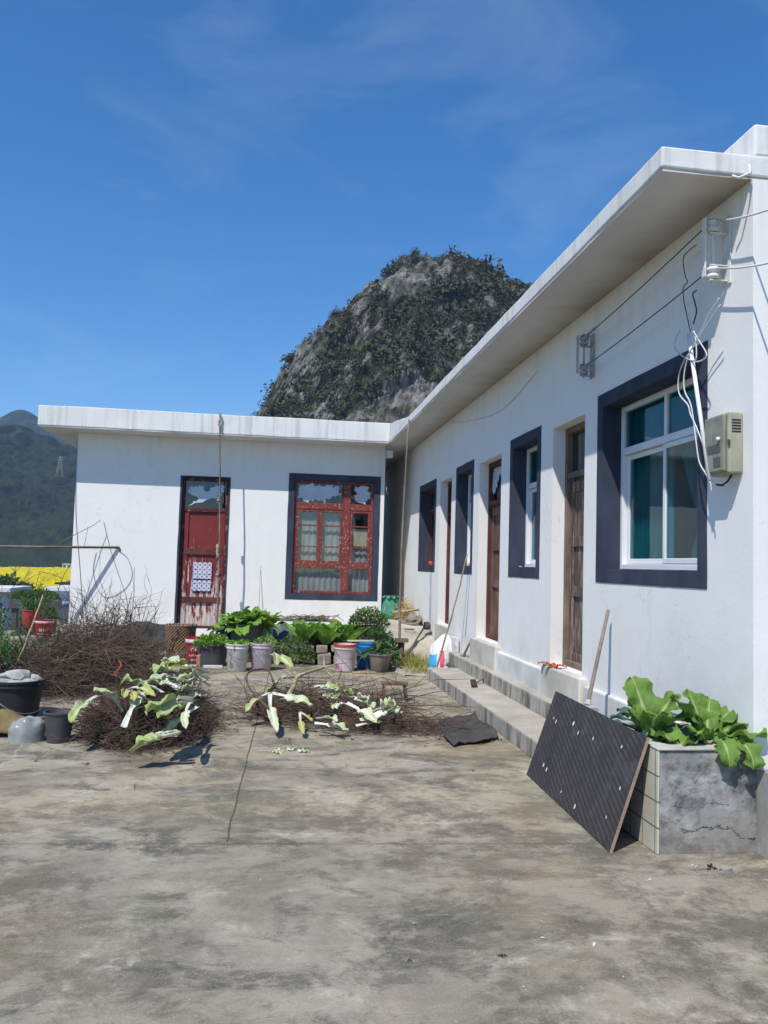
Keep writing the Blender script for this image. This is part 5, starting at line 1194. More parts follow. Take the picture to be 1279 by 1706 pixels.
# fertiliser bag
m = MT('printed_white_sack', .5, .4); o_ = m.obj(); s = m.sep(o_)
c = m.mix(m.rng(m.noise(o_, 9, 4), .35, .65), (.70, .70, .69), (.56, .56, .57))
nz_ = m.math('MULTIPLY', m.math('SUBTRACT', m.noise(o_, 6, 4), .5), .12)
blu = m.math('MULTIPLY', m.math('LESS_THAN', m.math('ADD', s[0], nz_), -.07), m.math('LESS_THAN', m.math('ADD', s[2], nz_), .24))
red = m.math('MULTIPLY', m.math('LESS_THAN', m.math('ABSOLUTE', m.math('ADD', m.math('SUBTRACT', s[0], .02), nz_)), .035), m.math('LESS_THAN', s[2], .30))
c = m.mix(blu, c, (.05, .30, .55)); c = m.mix(red, c, (.62, .10, .16)); m.color(c); m.bump(m.noise(o_, 14, 4), .5, .012)
t = thing('fertiliser_bag', 'white woven bag with blue and red print at the far end of the steps', 'bag', (2.58, 12.25, .03))
sack('b', '', (2.56, 12.22, .03), .19, .13, .52, m.m, 7, tilt=(.13, .12), fold=.05, topw=.30).build('body', m.m, t, smooth=True)
mb = MB(); mb.tube([(2.46+.04*i, 12.10-.01*(i % 2), .06+.012*(i % 3)) for i in range(8)], .025, 7); mb.build('bottom_fold', m.m, t, smooth=True)
mb = MB(); n = 18; mb.tube([(2.66+.028*cos(i*2*pi/n), 12.02, .215+.028*sin(i*2*pi/n)) for i in range(n+1)], .006, 6); tag(mb.build('white_ring', MWHITEP, base=(2.66, 12.02, .18), smooth=True), 'small white ring beside the printed bag', 'ring')
mb = MB(); mb.obox((2.79, 12.15, .32), (.03, -.0, 0), (0, .16, 0), (0, 0, .22)); tag(mb.build('leaning_sheet', simple('mouldy_white_board', (.62, .62, .61), (.25, .25, .24), 7, .9, .1, .1, lo=.45, hi=.75), base=(2.79, 12.15, .1)), 'mould spotted white board behind the printed bag', 'board')
# things on steps
t = thing('mallet', 'small wooden mallet propped against the wall on the upper step', 'mallet', (2.77, 11.3, .335))
mb = MB(); mb.tube([(2.745, 11.35, .35), (2.80, 11.12, .62)], [.016, .014], 7); mb.build('handle', MBAMB, t, smooth=True)
mb = MB(); mb.tube([(2.72, 11.42, .352), (2.80, 11.30, .352)], .018, 8); mb.build('head', MCERAG, t, smooth=True)
t = thing('hoe', 'short hoe with a dark blade lying across the steps', 'hoe', (2.60, 9.4, .18))
a, b = at(795, 1137, 2, .19), at(858, 1086, 2, .48)
mb = MB(); mb.tube([a, a.lerp(b, .5), b], [.012, .011, .009], 6); mb.build('handle', MPOLE, t, smooth=True)
q = at(789, 1141, 2, .19); mb = MB(); mb.prism([q+Vector((-.05, -.08, -.015)), q+Vector((.03, -.06, -.01)), q+Vector((.05, .10, .03)), q+Vector((-.02, .10, .03))], (0, 0, .025)); mb.build('blade', simple('rusty_blade', (.06, .045, .038), None, 9, .8, .2, .4), t, bevel=.004)
mb = MB(); q = at(824, 1106, 2, .34)
for k in range(9): mb.leaf(q+Vector((random.uniform(-.05, .05), random.uniform(-.2, .2), .012)), (random.uniform(-1, 1), random.uniform(-1, 1), .15), .17, .06, 1.0, pet=.05, petw=.5, seed=k, ruf=.2)
tag(mb.build('corn_husk', leafmat('dry_husk', (.28, .17, .10), (.40, .27, .16), (.4, .3, .2), .1, .1), base=q, recalc=False), 'dry brown husks on the upper step under the hoe handle', 'husk')
mb = MB(); q = Vector((2.80, 7.85, DZ0))
for k in range(5): mb.leaf(q+Vector((0, .05*k-.1, .012)), (random.uniform(-.4, .4), random.uniform(-1, 1), .1), .12, .06, .8, pet=.02, petw=.8, seed=k, ruf=.25)
tag(mb.build('orange_scrap', simple('orange_plastic', (.55, .13, .05), None, 5, .6, .3, .1), base=q, recalc=False), 'orange plastic scrap on the near door sill', 'scrap')
for (u, lab, mt_, sc) in ((14.55, 'red bag on the sill of the far dark window', MREDR, 1.3), (11.62, 'small red and white packet on the sill behind the bamboo pole', simple('red_packet', (.55, .10, .10), (.7, .68, .66), 14, .5, .3, .1), 1.)):
    lump('sill_packet', lab, 'packet', (XW+.06, u, WZ0+TW+.006), .05*sc, .11*sc, .055*sc, mt_, int(u*3), .3)
mb = MB()
for k in range(6): mb.obox((XW+.05+random.uniform(-.02, .03), 8.7+.1*k, WZ0+TW+.012), (.012, .006, 0), (0, .03, 0), (0, 0, .006))
tag(mb.build('sill_crumbs', MWHITEP, base=(XW+.05, 9, WZ0+TW), bevel=.002), 'few white scraps on the sill of the second window', 'scraps')

# ================================================================== LEFT CORNER
bucket('black_pot', 'small black pot of dry soil before the brush heap', -1.77, 7.42, .095, .125, .26, MDGREY, handle=False, cat='pot', ribs=False)
tb = bucket('black_bucket', 'black bucket heaped with broken stones at the left edge', -2.48, 8.62, .21, .26, .36, MBLACK, cat='bucket', hang=-55)
GS = 'stones in the black bucket'
r = random.Random(31); MSTONE = simple('pale_broken_stone', (.42, .42, .40), (.26, .26, .25), 7, .9, .1, .3)
def stone(name, label, c, s_, mat, seed, group=None, fl=.55):
    mb = MB(); rr = random.Random(seed); bm = bmesh.new(); bmesh.ops.create_icosphere(bm, subdivisions=2, radius=1)
    vs = [v.co.copy() for v in bm.verts]; fs = [tuple(v.index for v in f.verts) for f in bm.faces]; bm.free()
    cuts = [Vector((rr.gauss(0, 1), rr.gauss(0, 1), rr.gauss(0, 1))).normalized() for _ in range(7)]
    out = []
    for v in vs:
        for cu in cuts:
            d = v.dot(cu)
            if d > .62: v = v-cu*(d-.62)
        out.append((c[0]+v.x*s_*1.25, c[1]+v.y*s_, c[2]+v.z*s_*fl+s_*fl*.4))
    mb.add(out, fs); return tag(mb.build(name, mat, base=c), label, 'stone', group)
for k, (dx, dy, dz, s_, lab) in enumerate(((.0, .05, .42, .13, 'large pale stone on top of the black bucket'), (.14, -.06, .36, .10, 'flat pale stone at the right of the black bucket'), (-.12, -.08, .36, .11, 'pale stone at the front left of the black bucket'), (.03, -.14, .36, .09, 'small pale stone at the front rim of the black bucket'), (-.10, .10, .38, .11, 'pale stone at the back of the black bucket'), (.13, .08, .38, .09, 'pale stone at the back right of the black bucket'))):
    stone('broken_stone', lab, (-2.48+dx, 8.62+dy, dz-.05), s_, MSTONE, 50+k, GS)
mb = MB(); r = random.Random(5)
mb.sheet(lambda a, b: (-2.75+.72*a, 7.45+.55*b+.15*a, .16*sin(pi*min(1, b*1.2))*(.35+.65*sin(pi*(.2+.7*a)))+.035*float(fbm(a*6, b*6, 0, 3, 4))+.03), 26, 18)
tag(mb.build('mat', simple('mustard_sackcloth', (.22, .17, .075), (.14, .11, .055), 7, .9, .1, .5, 30), base=(-2.4, 7.6, 0), smooth=True, solid=.01), 'mustard brown sackcloth slumped below the black bucket', 'sackcloth')
lump('plastic_bag', 'shiny grey plastic bag lying by the small black pot', 'bag', (-2.04, 7.48, .0), .15, .14, .20, simple('cloudy_plastic', (.30, .31, .31), (.20, .21, .21), 9, .25, .6, .5, 16), 23, .13, fs=4)
# herb troughs at left edge
t = thing('wooden_trough', 'soil filled trough of herbs at the left edge', 'planter', (-4.0, 11.5, 0))
mb = MB(); mb.box(-5.3, -3.22, 9.6, 9.68, 0, .24); mb.box(-3.30, -3.22, 9.681, 11.6, 0, .24); mb.box(-5.3, -3.301, 11.52, 11.6, 0, .24); mb.build('side', MPOLE, t, bevel=.01)
mb = MB(); mb.sheet(lambda a, b: (-5.3+2.0*a, 9.68+1.84*b, .20+.04*float(fbm(a*5, b*9, 0, 3, 4))), 12, 24); mb.build('soil', MSOIL, t, smooth=True)
def onion(c, n, h, spr, seed, lean=(0, 0)):
    def fn(mb):
        r = random.Random(seed)
        for k in range(n):
            p = Vector(c)+Vector((r.gauss(0, spr), r.gauss(0, spr), 0)); a = r.random()*6.28; d = Vector((cos(a)*.35+lean[0], sin(a)*.35+lean[1], 1))
            mb.leaf(p, d, h*r.uniform(.6, 1.15), .016, r.uniform(.3, 1.1), fold=.8, ruf=0, pet=.02, petw=.9, nv=6, nu=1, seed=k, tip=.6)
    return fn
GO = 'clumps of spring onion at the left edge'
for k, (x, y, h, lab) in enumerate(((-3.35, 10.3, .62, 'tall spring onions nearest at the left edge'), (-3.75, 10.9, .60, 'spring onions behind the tallest clump at the left edge'), (-3.25, 11.3, .50, 'spring onions beside the slanting bamboo cane'), (-3.9, 12.3, .5, 'spring onions in the middle of the trough'))):
    plant('spring_onion', lab, (x, y, .3), onion((x, y, (.18 if y < 11.5 else .0)), 70, h, .13, 200+k, (-.1, -.1)), MONION, GO)
for k, (x, y, z, rx, h, n, lab) in enumerate(((-4.3, 13.0, .0, .42, .66, 1500, 'feathery green herb clump at the left edge'), (-4.80, 14.3, .0, .36, .66, 1200, 'feathery herb clump behind the red pot'), (-4.55, 12.3, .0, .4, .6, 900, 'feathery herb cut by the left frame edge'))):
    plant('herb_bush', lab, (x, y, z), lambda mb: mb.chips((x, y, z), rx, rx, h, n, .085, 300+k, True, .18), MONION, 'herb clumps in the trough', [([(x+.05*j, y, z), (x+.12*j, y, z+h*.8)], .006) for j in (-1, 0, 1)])
# red pots at the back edge
GRD = 'red buckets at the terrace edge'
p = at(72, 1066, 1, 15.3); tr = bucket('paint_bucket', 'red bucket with white print at the terrace edge', p.x, 15.3, .125, .155, .36, MRED, group=GRD, z=p.z, handle=False)
rf2 = lambda z: .125+(.155-.125)*z/.29
marks(tr, p.x, 15.3, p.z, rf2, [(.16, .21, .6, 4, -.15), (.10, .125, .7, 6, -.1), (.05, .08, .4, 4, -.2)], MWLET, seed=5)
mb = MB(); mb.lathe((p.x, 15.3, p.z), [(.159, .30), (.1635, .315), (.1635, .335), (.160, .34)], 30); mb.build('label_band', MWLET, tr, smooth=True)
q = at(50, 1046, 1, 16.0); bucket('flower_pot', 'red pot of herbs left of the printed red bucket', q.x, 16.0, .12, .17, .34, simple('faded_red_plastic', (.42, .06, .05), None, 5, .6, .3, .1), group=GRD, z=q.z, handle=False, cat='pot', ribs=False)
plant('herb_bush', 'tufted green herb growing in the red pot', (q.x, 16.0, q.z+.3), onion((q.x, 16.0, q.z+.28), 60, .42, .09, 401), MONION)
# retaining blocks below them
mb = MB(); r = random.Random(3)
for k in range(9):
    mb.obox((-5.6+.36*k*1.0, 15.45+r.uniform(-.03, .03)+(.55 if k < 3 else 0), .05), (.17, .01, 0), (0, .2, 0), (0, 0, p.z*.5+.02 if k > 2 else q.z*.5))
tag(mb.build('block_row', MRUB, base=(-4.5, 15.5, 0), bevel=.02), 'row of rough blocks carrying the red buckets', 'blocks')
rz = random.Random(44)
lump('grey_rubble', 'grey plastic and rubble heap at the house corner', 'rubble', (-3.66, 15.72, .0), .22, .2, .3, simple('grey_rubble_mix', (.38, .37, .35), (.16, .15, .14), 8, .9, .1, .6, 20), 29, .5, fs=7)
knotpole('bamboo_cane', 'slanting yellow bamboo cane stuck in the herbs at left', at(27, 1108, 1, 10.6), at(71, 992, 1, 11.4), .013, .010, MBAMB, .01, 5)
# potted plants on the terrace rail behind
s0 = at(62, 1000, 1, 17.0)
t = thing('plant_shelf', 'dark trough on the terrace edge holding bushy herbs', 'planter', (s0.x, 17.0, 0))
mb = MB(); mb.box(s0.x-.5, s0.x+.45, 16.85, 17.12, s0.z-.17, s0.z+.02); mb.box(s0.x-.45, s0.x-.35, 16.9, 17.05, 0, s0.z-.171); mb.box(s0.x+.3, s0.x+.4, 16.9, 17.05, 0, s0.z-.171); mb.build('trough', MDGREY, t, bevel=.01)
plant('herb_bush', 'low spreading herb in the dark trough on the terrace edge', (s0.x, 17.0, s0.z), lambda mb: mb.chips((s0.x-.05, 17.0, s0.z), .48, .2, .22, 1000, .07, 501, True, .3), MHERB)
plant('herb_bush', 'hanging dull green bush right of the red pot', (s0.x+.3, 16.6, .3), lambda mb: mb.chips((s0.x+.28, 16.7, .25), .24, .2, .42, 600, .07, 503, True, .3), MHERB)

# ================================================================== BRUSHWOOD
def twig(mb, p, d, Ln, r0, rnd, n=5, wob=.28, grav=0, zmin=.006, sides=3, branch=0):
    pts = [Vector(p)]; d = Vector(d).normalized()
    for i in range(n):
        d = (d+Vector((rnd.gauss(0, wob), rnd.gauss(0, wob), rnd.gauss(0, wob*.7)-grav))).normalized()
        q = pts[-1]+d*(Ln/n)
        if q.z < zmin: q.z = zmin+rnd.random()*.01; d.z = abs(d.z)*.2
        pts.append(q)
        if branch and rnd.random() < branch: twig(mb, q, d+Vector((rnd.gauss(0, .7), rnd.gauss(0, .7), rnd.gauss(0, .5))), Ln*.45, r0*.6, rnd, 3, wob, grav, zmin, sides, 0)
    mb.tube(pts, [r0*(1-.7*i/n) for i in range(n+1)], sides, False)
def heap(cx, cy, rx, ry, h, ang, n, Ln, r0, seed, spread=.6, branch=.25, wob=.2):
    mb = MB(); rnd = random.Random(seed)
    for k in range(n):
        a = rnd.random()*2*pi; q = rnd.random()**.5; x = cx+rx*q*cos(a); y = cy+ry*q*sin(a)
        top = h*(1-q*q)**.6*(1+.25*float(sin(x*7+seed)*cos(y*6))); z = .01+top*rnd.random()**.7
        w = ang+rnd.gauss(0, spread)+(pi if rnd.random() < .5 else 0); e = rnd.gauss(.05, .28)
        d = Vector((cos(w)*cos(e), sin(w)*cos(e), sin(e))); l = Ln*rnd.uniform(.5, 1.25)
        twig(mb, Vector((x, y, z))-d*l*.45, d, l, r0*rnd.uniform(.5, 1.3), rnd, 5, wob, .03, .006, 3, branch)
    return mb
MTW1 = twigmat('dark_brushwood', (.050, .033, .026), (.125, .088, .068))
MTW2 = twigmat('brown_brushwood', (.070, .046, .034), (.165, .118, .085))
MTW3 = twigmat('pale_dry_sticks', (.22, .165, .12), (.13, .09, .065))
def brush(name, label, parts, base, core=None):
    t = thing(name, label, 'brushwood', base)
    for i, (mb, mat, nm) in enumerate(parts):
        mb.build(nm, mat, t, recalc=False)
    return t
MCORE = simple('matted_twigs_painted_shade', (.022, .016, .013), (.045, .032, .025), 14, .95, .05, .9, 40)  # matted twig mass, coloured darker to stand for the shadow between twigs
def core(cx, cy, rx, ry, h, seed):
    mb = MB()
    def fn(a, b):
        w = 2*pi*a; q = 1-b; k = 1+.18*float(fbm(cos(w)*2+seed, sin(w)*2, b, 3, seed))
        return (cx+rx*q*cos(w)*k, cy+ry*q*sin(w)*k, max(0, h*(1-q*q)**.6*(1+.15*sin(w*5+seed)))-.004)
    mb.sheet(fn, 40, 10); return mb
# back heap, mid heap of thicker sticks, front bundle
up = MB(); rnd = random.Random(77)
for k in range(70):
    x = rnd.gauss(-2.35, .36); y = rnd.gauss(12.6, .35); twig(up, (x, y, .30+.25*rnd.random()), (rnd.gauss(0, .35), rnd.gauss(0, .2), 1), rnd.uniform(.3, .75), .007, rnd, 6, .22, 0, .01, 3, .45)
for (x, y, h) in ((-2.22, 12.6, 1.12), (-2.13, 12.65, 1.10), (-1.95, 12.5, .95)): twig(up, (x, y, .25), (rnd.gauss(.1, .12), 0, 1), h-.25, .011, rnd, 7, .08, 0, .01, 4, .4)
brush('brushwood_heap', 'big dark tangled brushwood heap at left before the white facade',
      [(core(-2.42, 11.3, .78, 1.6, .46, 1), MCORE, 'matted_shade_core'), (core(-2.95, 10.5, .42, .9, .16, 2), MCORE, 'matted_shade_core'), (heap(-2.36, 11.3, .80, 1.7, .55, .15, 1200, .75, .0045, 5, .6, .35, .13), MTW1, 'twigs'), (heap(-2.34, 11.2, .82, 1.7, .58, .5, 520, .8, .0055, 55, .9, .35, .28), MTW2, 'brown_twigs'), (heap(-2.30, 11.2, .80, 1.6, .60, .25, 150, .9, .006, 57, .8, .3, .10), MTW3, 'pale_twigs'), (heap(-2.36, 11.5, .85, 1.5, .62, .8, 130, 1.2, .005, 58, 1.3, .4, .34), MTW1, 'loose_twigs'), (heap(-2.95, 10.5, .42, .9, .19, .3, 420, .5, .005, 9, .7, .35), MTW1, 'low_twigs'), (heap(-2.35, 12.0, .7, 1.0, .74, .9, 420, .6, .005, 6, 1.2, .4, .3), MTW2, 'tangled_twigs'), (up, MTW1, 'upright_twigs')], (-2.6, 11.3, 0))
brush('stick_pile', 'pile of thicker bare sticks between the brush heap and the basket',
      [(heap(-1.72, 11.55, .48, .75, .26, .35, 130, .95, .016, 15, .28, .1, .07), MTW3, 'sticks'), (heap(-1.75, 11.5, .48, .75, .22, .3, 260, .7, .007, 16, .4, .2, .12), MTW1, 'twigs')], (-1.65, 11.95, 0))
brush('brushwood_bundle', 'low brushwood bundle nearest the camera covered with cabbage leaves',
      [(core(-1.08, 8.15, .52, .95, .32, 7), MCORE, 'matted_shade_core'), (heap(-1.10, 8.10, .50, 1.05, .36, .35, 1500, .50, .0048, 25, .7, .4, .32), MTW1, 'twigs'), (heap(-1.06, 7.98, .54, 1.0, .34, 1.2, 800, .42, .0036, 26, 1.2, .4, .35), MTW2, 'fine_twigs')], (-1.08, 8.1, 0))
gr = MB(); rnd = random.Random(91)
brush('brushwood_bundle', 'sparse flat brushwood bundle before the buckets strewn with cabbage leaves',
      [(heap(.62, 8.75, .80, .85, .17, -.35, 380, .75, .005, 35, .6, .35, .22), MTW2, 'twigs'), (heap(.40, 8.85, .5, .8, .24, -.6, 260, .5, .004, 36, 1.0, .4, .3), MTW1, 'fine_twigs'), (heap(1.35, 7.95, .6, .4, .04, -.15, 190, .7, .0035, 37, .4, .2, .15), MTW1, 'stray_twigs')], (.7, 8.7, 0))
# bare branch arching over the right bundle
mb = MB(); rnd = random.Random(17)
twig(mb, at(425, 1180, 2, .10), (-.15, .9, .55), .55, .012, rnd, 6, .12, 0, .01, 6)
a = at(410, 1115, 2, .05)
mb.tube(smoothp([at(447, 1180, 2, .22), at(418, 1150, 2, .28), at(410, 1128, 2, .33), at(420, 1117, 2, .36), at(445, 1116, 2, .36), at(455, 1135, 2, .3)]), [.013]*26, 6)
for k in range(10): twig(mb, at(470+20*k, 1130+5*k, 2, .12), (.9, -.35+.1*rnd.random(), .1), .8, .008, rnd, 6, .12, .02, .01, 4, .3)
tag(mb.build('bare_branch', MTW2, base=a, recalc=False), 'bare arched branches across the right brushwood bundle', 'branch')
mb = MB(); q0 = at(480, 1160, 2, .16); q1 = at(498, 1126, 2, .34); q2 = at(540, 1112, 2, .34)
mb.tube(smoothp([q0, q0.lerp(q1, .5), q1, q2]), [.03, .03, .028, .026, .025, .024, .024, .023, .022, .02, .02, .019, .018, .017, .016, .015], 8)
for dx, dz in ((-12, -10), (10, 8), (0, 14), (16, -2)): mb.tube([q2, at(548+dx*.7, 1108+dz, 2, .36+.002*dz), at(556+dx*1.4, 1108+dz*1.6, 2, .35)], [.010, .007, .003], 5)
tag(mb.build('cabbage_stalk', simple('cabbage_stalk_skin', (.46, .46, .28), (.34, .30, .18), 7, .7, .2, .3), base=q0, smooth=True), 'thick pale cabbage stalk with roots lying on the right brushwood', 'stalk')
tl = MB(); rnd = random.Random(61)
for (cx, cy, rx, ry, n) in ((-1.1, 8.1, .62, 1.25, 170), (.7, 8.6, 1.25, 1.25, 260), (-2.2, 10.6, 1.3, 1.9, 200), (1.9, 7.6, .5, .35, 60), (-1.2, 10.6, .5, .9, 60)):
    for k in range(n):
        x, y = rnd.gauss(cx, rx*.62), rnd.gauss(cy, ry*.62)
        if x > 2.2: continue
        w = rnd.random()*6.28
        if k % 3: twig(tl, (x, y, .006), (cos(w), sin(w), .02), rnd.uniform(.05, .30), rnd.uniform(.0015, .0035), rnd, 3, .25, 0, .004, 3)
        else: tl.leaf((x, y, .008), (cos(w), sin(w), .1), rnd.uniform(.02, .06), rnd.uniform(.012, .03), .6, pet=.02, petw=.7, nv=4, nu=1, seed=k, ruf=.2)
tag(tl.build('twig_litter', MTW2, recalc=False), 'broken twigs and brown leaf bits strewn round the brush heaps', 'litter', None, 'stuff')
# ribbon
mb = MB(); q = at(195, 1112, 2, .40); mb.sheet(lambda a, b: q+Vector((.03*sin(b*5)+.018*a, -.02*b, -.16*b+.08)), 1, 8); tag(mb.build('ribbon', MREDR, base=q, recalc=False, solid=.002), 'red ribbon caught on the brush heap', 'ribbon')

# ------------------------------------------------------------------ cabbage leaves
MCAB = leafmat('cabbage_leaf', (.36, .46, .13), (.50, .57, .27), (.72, .74, .60), .40, .40, (.76, .78, .68), trans=.3, veins=False, soft=.22, psoft=.18)
MCABY = leafmat('yellowing_cabbage_leaf', (.42, .42, .08), (.50, .50, .16), (.68, .70, .52), .3, .4, (.72, .73, .62), trans=.3, veins=False, soft=.22, psoft=.18)
MCABW = leafmat('white_cabbage_leaf', (.52, .60, .30), (.62, .67, .44), (.78, .79, .70), .5, .45, (.78, .79, .73), trans=.25, veins=False, soft=.3, psoft=.25)
def cab(label, leaves, mat, group='wilted cabbage leaves on the brushwood'):
    """leaves: (px base, h base, px tip, h tip, width, curl, roll)"""
    mb = MB(); b0 = None
    for i, (x0, y0, h0, x1, y1, h1, wd, cu, ro) in enumerate(leaves):
        k_ = .055 if x0 > 260 and x0 < 400 and y0 < 1165 else .02; p = at(x0, y0, 2, h0+k_); q = at(x1, y1, 2, h1+k_); b0 = b0 or p; d = q-p; l = d.length
        dd = d.normalized()+Vector((0, 0, cu*.5)); mb.leaf(p, dd, l*(1+cu*cu*.08), wd*.64, cu*.8, fold=.5, ruf=.14, pet=.46, seed=i+int(x0), roll=ro, petw=.42, nv=24, nu=4, crink=.13)
    return tag(mb.build('cabbage_leaf', mat, base=b0, smooth=True, recalc=False, solid=.004), label, 'cabbage leaf', group)
# left bundle
cab('long cabbage leaf drooping left over the small black pot', [(166, 1160, .36, 112, 1208, .22, .16, .6, .1)], MCAB)
cab('arched cabbage leaf with its white stalk hanging down', [(202, 1184, .24, 168, 1142, .46, .13, 1.1, 0), (203, 1188, .22, 186, 1146, .45, .10, .7, .4)], MCABW)
cab('cabbage leaf with a bright white paddle shaped stalk in the middle of the left bundle', [(206, 1212, .20, 238, 1152, .42, .15, .7, .2)], MCABW)
cab('yellow cabbage leaf tuft beside the white paddle stalk', [(216, 1148, .44, 244, 1168, .40, .12, .9, .3), (214, 1150, .44, 206, 1165, .40, .10, .9, -.3), (220, 1152, .42, 226, 1172, .36, .10, 1., 0)], MCABY)
cab('large cabbage leaf fanned left from a white stalk', [(318, 1168, .34, 250, 1188, .40, .22, .5, .4), (316, 1172, .34, 262, 1200, .34, .20, .5, -.2)], MCAB)
cab('cabbage leaf with a thick white rib slanting down to the front', [(330, 1178, .34, 270, 1226, .16, .12, .3, 0), (318, 1170, .38, 288, 1222, .26, .10, .3, .3)], MCABW)
cab('frilly cabbage leaf lying lowest at the front edge of the left bundle', [(300, 1222, .24, 218, 1256, .10, .22, .5, .2), (296, 1226, .22, 236, 1240, .16, .18, .5, -.3)], MCAB)
cab('small white cabbage stalk pointing right at the front of the left bundle', [(260, 1222, .24, 304, 1222, .22, .07, .3, 0)], MCABW)
cab('yellow green cabbage leaf at the top of the left bundle near the sticks', [(345, 1122, .28, 275, 1112, .38, .22, .6, .3), (340, 1128, .26, 290, 1120, .38, .18, .7, -.3)], MCABY)
cab('crumpled white cabbage leaves heaped at the right of the left bundle', [(345, 1132, .30, 300, 1140, .34, .20, .7, .3), (344, 1140, .28, 310, 1148, .30, .18, .9, -.4), (338, 1155, .24, 302, 1142, .32, .12, .5, .1), (342, 1136, .32, 318, 1128, .36, .16, 1., .6)], MCABW)
cab('white cabbage leaf stretched left across the top of the left bundle', [(290, 1136, .36, 228, 1146, .38, .12, .4, .2), (296, 1132, .38, 250, 1132, .42, .14, .5, -.2)], MCABW)
cab('flat white stalk piece on the left bundle beside the green twigs', [(294, 1150, .34, 270, 1136, .40, .09, .3, .1)], MCABW)
r = random.Random(8)
for k, (x, y, h, lab) in enumerate(((318, 1112, .36, 'pale cabbage leaf farthest back on the left bundle'), (300, 1120, .38, 'curled white cabbage leaf under the yellow green one'), (334, 1146, .28, 'white cabbage scrap at the right edge of the left bundle'), (286, 1146, .36, 'thin pale cabbage leaf across the dark green twigs'), (262, 1150, .40, 'small pale cabbage leaf near the middle of the left bundle'), (326, 1160, .24, 'greyish cabbage leaf tip at the right of the left bundle'))):
    cab(lab, [(x+r.uniform(-8, 8), y+r.uniform(-4, 4), h, x+r.choice((-1, -1, 1))*r.uniform(36, 56), y+r.uniform(-6, 12), h-.08*r.random(), r.uniform(.13, .20), r.uniform(.4, 1.1), r.uniform(-.5, .5)) for _ in range(2)], (MCABW, MCAB)[k % 3 == 1])
mb = MB(); r = random.Random(14)
for k in range(90):
    q = at(r.uniform(240, 335), r.uniform(1122, 1176), 2, r.uniform(.26, .38)); a = r.uniform(2.6, 3.9); mb.leaf(q, (cos(a), sin(a)-.6, .15), r.uniform(.15, .34), r.uniform(.02, .05), r.uniform(.2, .9), pet=.3, petw=.4, nv=6, nu=1, seed=k, ruf=.2)
tag(mb.build('vegetable_stalks', MHERB, base=at(285, 1150, 2, .3), smooth=True, recalc=False), 'dark green vegetable stalks strewn under the white leaves of the left bundle', 'stalks', None, 'stuff')
# right bundle
cab('upright white and green cabbage leaf at the back left of the right bundle', [(453, 1090, .42, 478, 1118, .30, .17, .5, .4), (456, 1095, .42, 462, 1112, .40, .12, .8, -.4)], MCAB)
cab('cabbage leaf below the upright one hanging to the ground', [(478, 1126, .30, 444, 1158, .10, .15, .7, .2), (470, 1128, .32, 455, 1152, .14, .12, .7, -.2)], MCAB)
cab('three armed cabbage leaf with a green tip at far left of the right bundle', [(452, 1155, .26, 408, 1190, .10, .14, .8, .1)], MCAB)
cab('pale paddle shaped cabbage leaf hanging at the front left of the right bundle', [(450, 1156, .26, 443, 1224, .02, .13, .35, 0)], MCABW)
cab('long pale cabbage leaf reaching right from the arched stalk', [(452, 1156, .26, 516, 1180, .16, .15, .4, .3), (470, 1164, .22, 482, 1172, .2, .14, .8, .5)], MCABW)
cab('thin shrivelled cabbage leaf hanging to the ground at the front of the right bundle', [(500, 1186, .16, 496, 1226, .01, .08, .3, .2), (502, 1188, .16, 520, 1204, .08, .07, .6, .2)], MCABY)
cab('long white cabbage leaf with a yellow tip at the front of the right bundle', [(524, 1206, .10, 580, 1216, .04, .13, .3, .3), (528, 1198, .12, 568, 1204, .14, .12, .6, -.2)], MCABW)
cab('crumpled pale cabbage leaves at the back of the right bundle', [(522, 1146, .20, 560, 1154, .18, .2, .8, .3), (540, 1150, .22, 590, 1166, .14, .22, .8, -.3), (536, 1160, .16, 560, 1172, .10, .18, 1., .2)], MCAB)
cab('white cabbage leaf with a broad rib in the middle of the right bundle', [(576, 1172, .20, 622, 1208, .08, .16, .4, .2), (572, 1172, .18, 556, 1184, .12, .16, .9, 0)], MCABW)
cab('folded white cabbage leaf hanging like a flap in the right bundle', [(590, 1166, .20, 618, 1184, .10, .2, 1.0, .2), (584, 1164, .2, 612, 1168, .2, .18, .9, -.3)], MCABW)
cab('big frilled whitish cabbage leaf at the right end of the right bundle', [(626, 1196, .10, 664, 1184, .16, .30, 1.1, .3), (622, 1190, .12, 656, 1174, .22, .30, 1., -.3), (630, 1196, .08, 670, 1196, .06, .2, .9, .1)], MCABW)
cab('green cabbage tip on the ground at the right bundle', [(594, 1210, .06, 638, 1208, .03, .12, .4, .2), (600, 1200, .1, 634, 1206, .04, .12, .5, .5)], MCAB)
# small wooden stool
sc = Vector((1.50, 9.65, 0)); t = thing('wooden_stool', 'small dark wooden stool behind the right brushwood bundle', 'stool', sc)
mb = MB(); mb.obox(sc+Vector((0, 0, .20)), (.16, -.01, 0), (.01, .07, 0), (0, 0, .014)); mb.build('seat', MWOODBR, t, bevel=.005)
for a in (-1, 1):
    for b in (-1, 1):
        mb = MB(); mb.tube([sc+Vector((.12*a, .05*b, .19)), sc+Vector((.145*a, .075*b, 0))], [.015, .013], 6); mb.build('leg', MWOODBR, t, smooth=True)
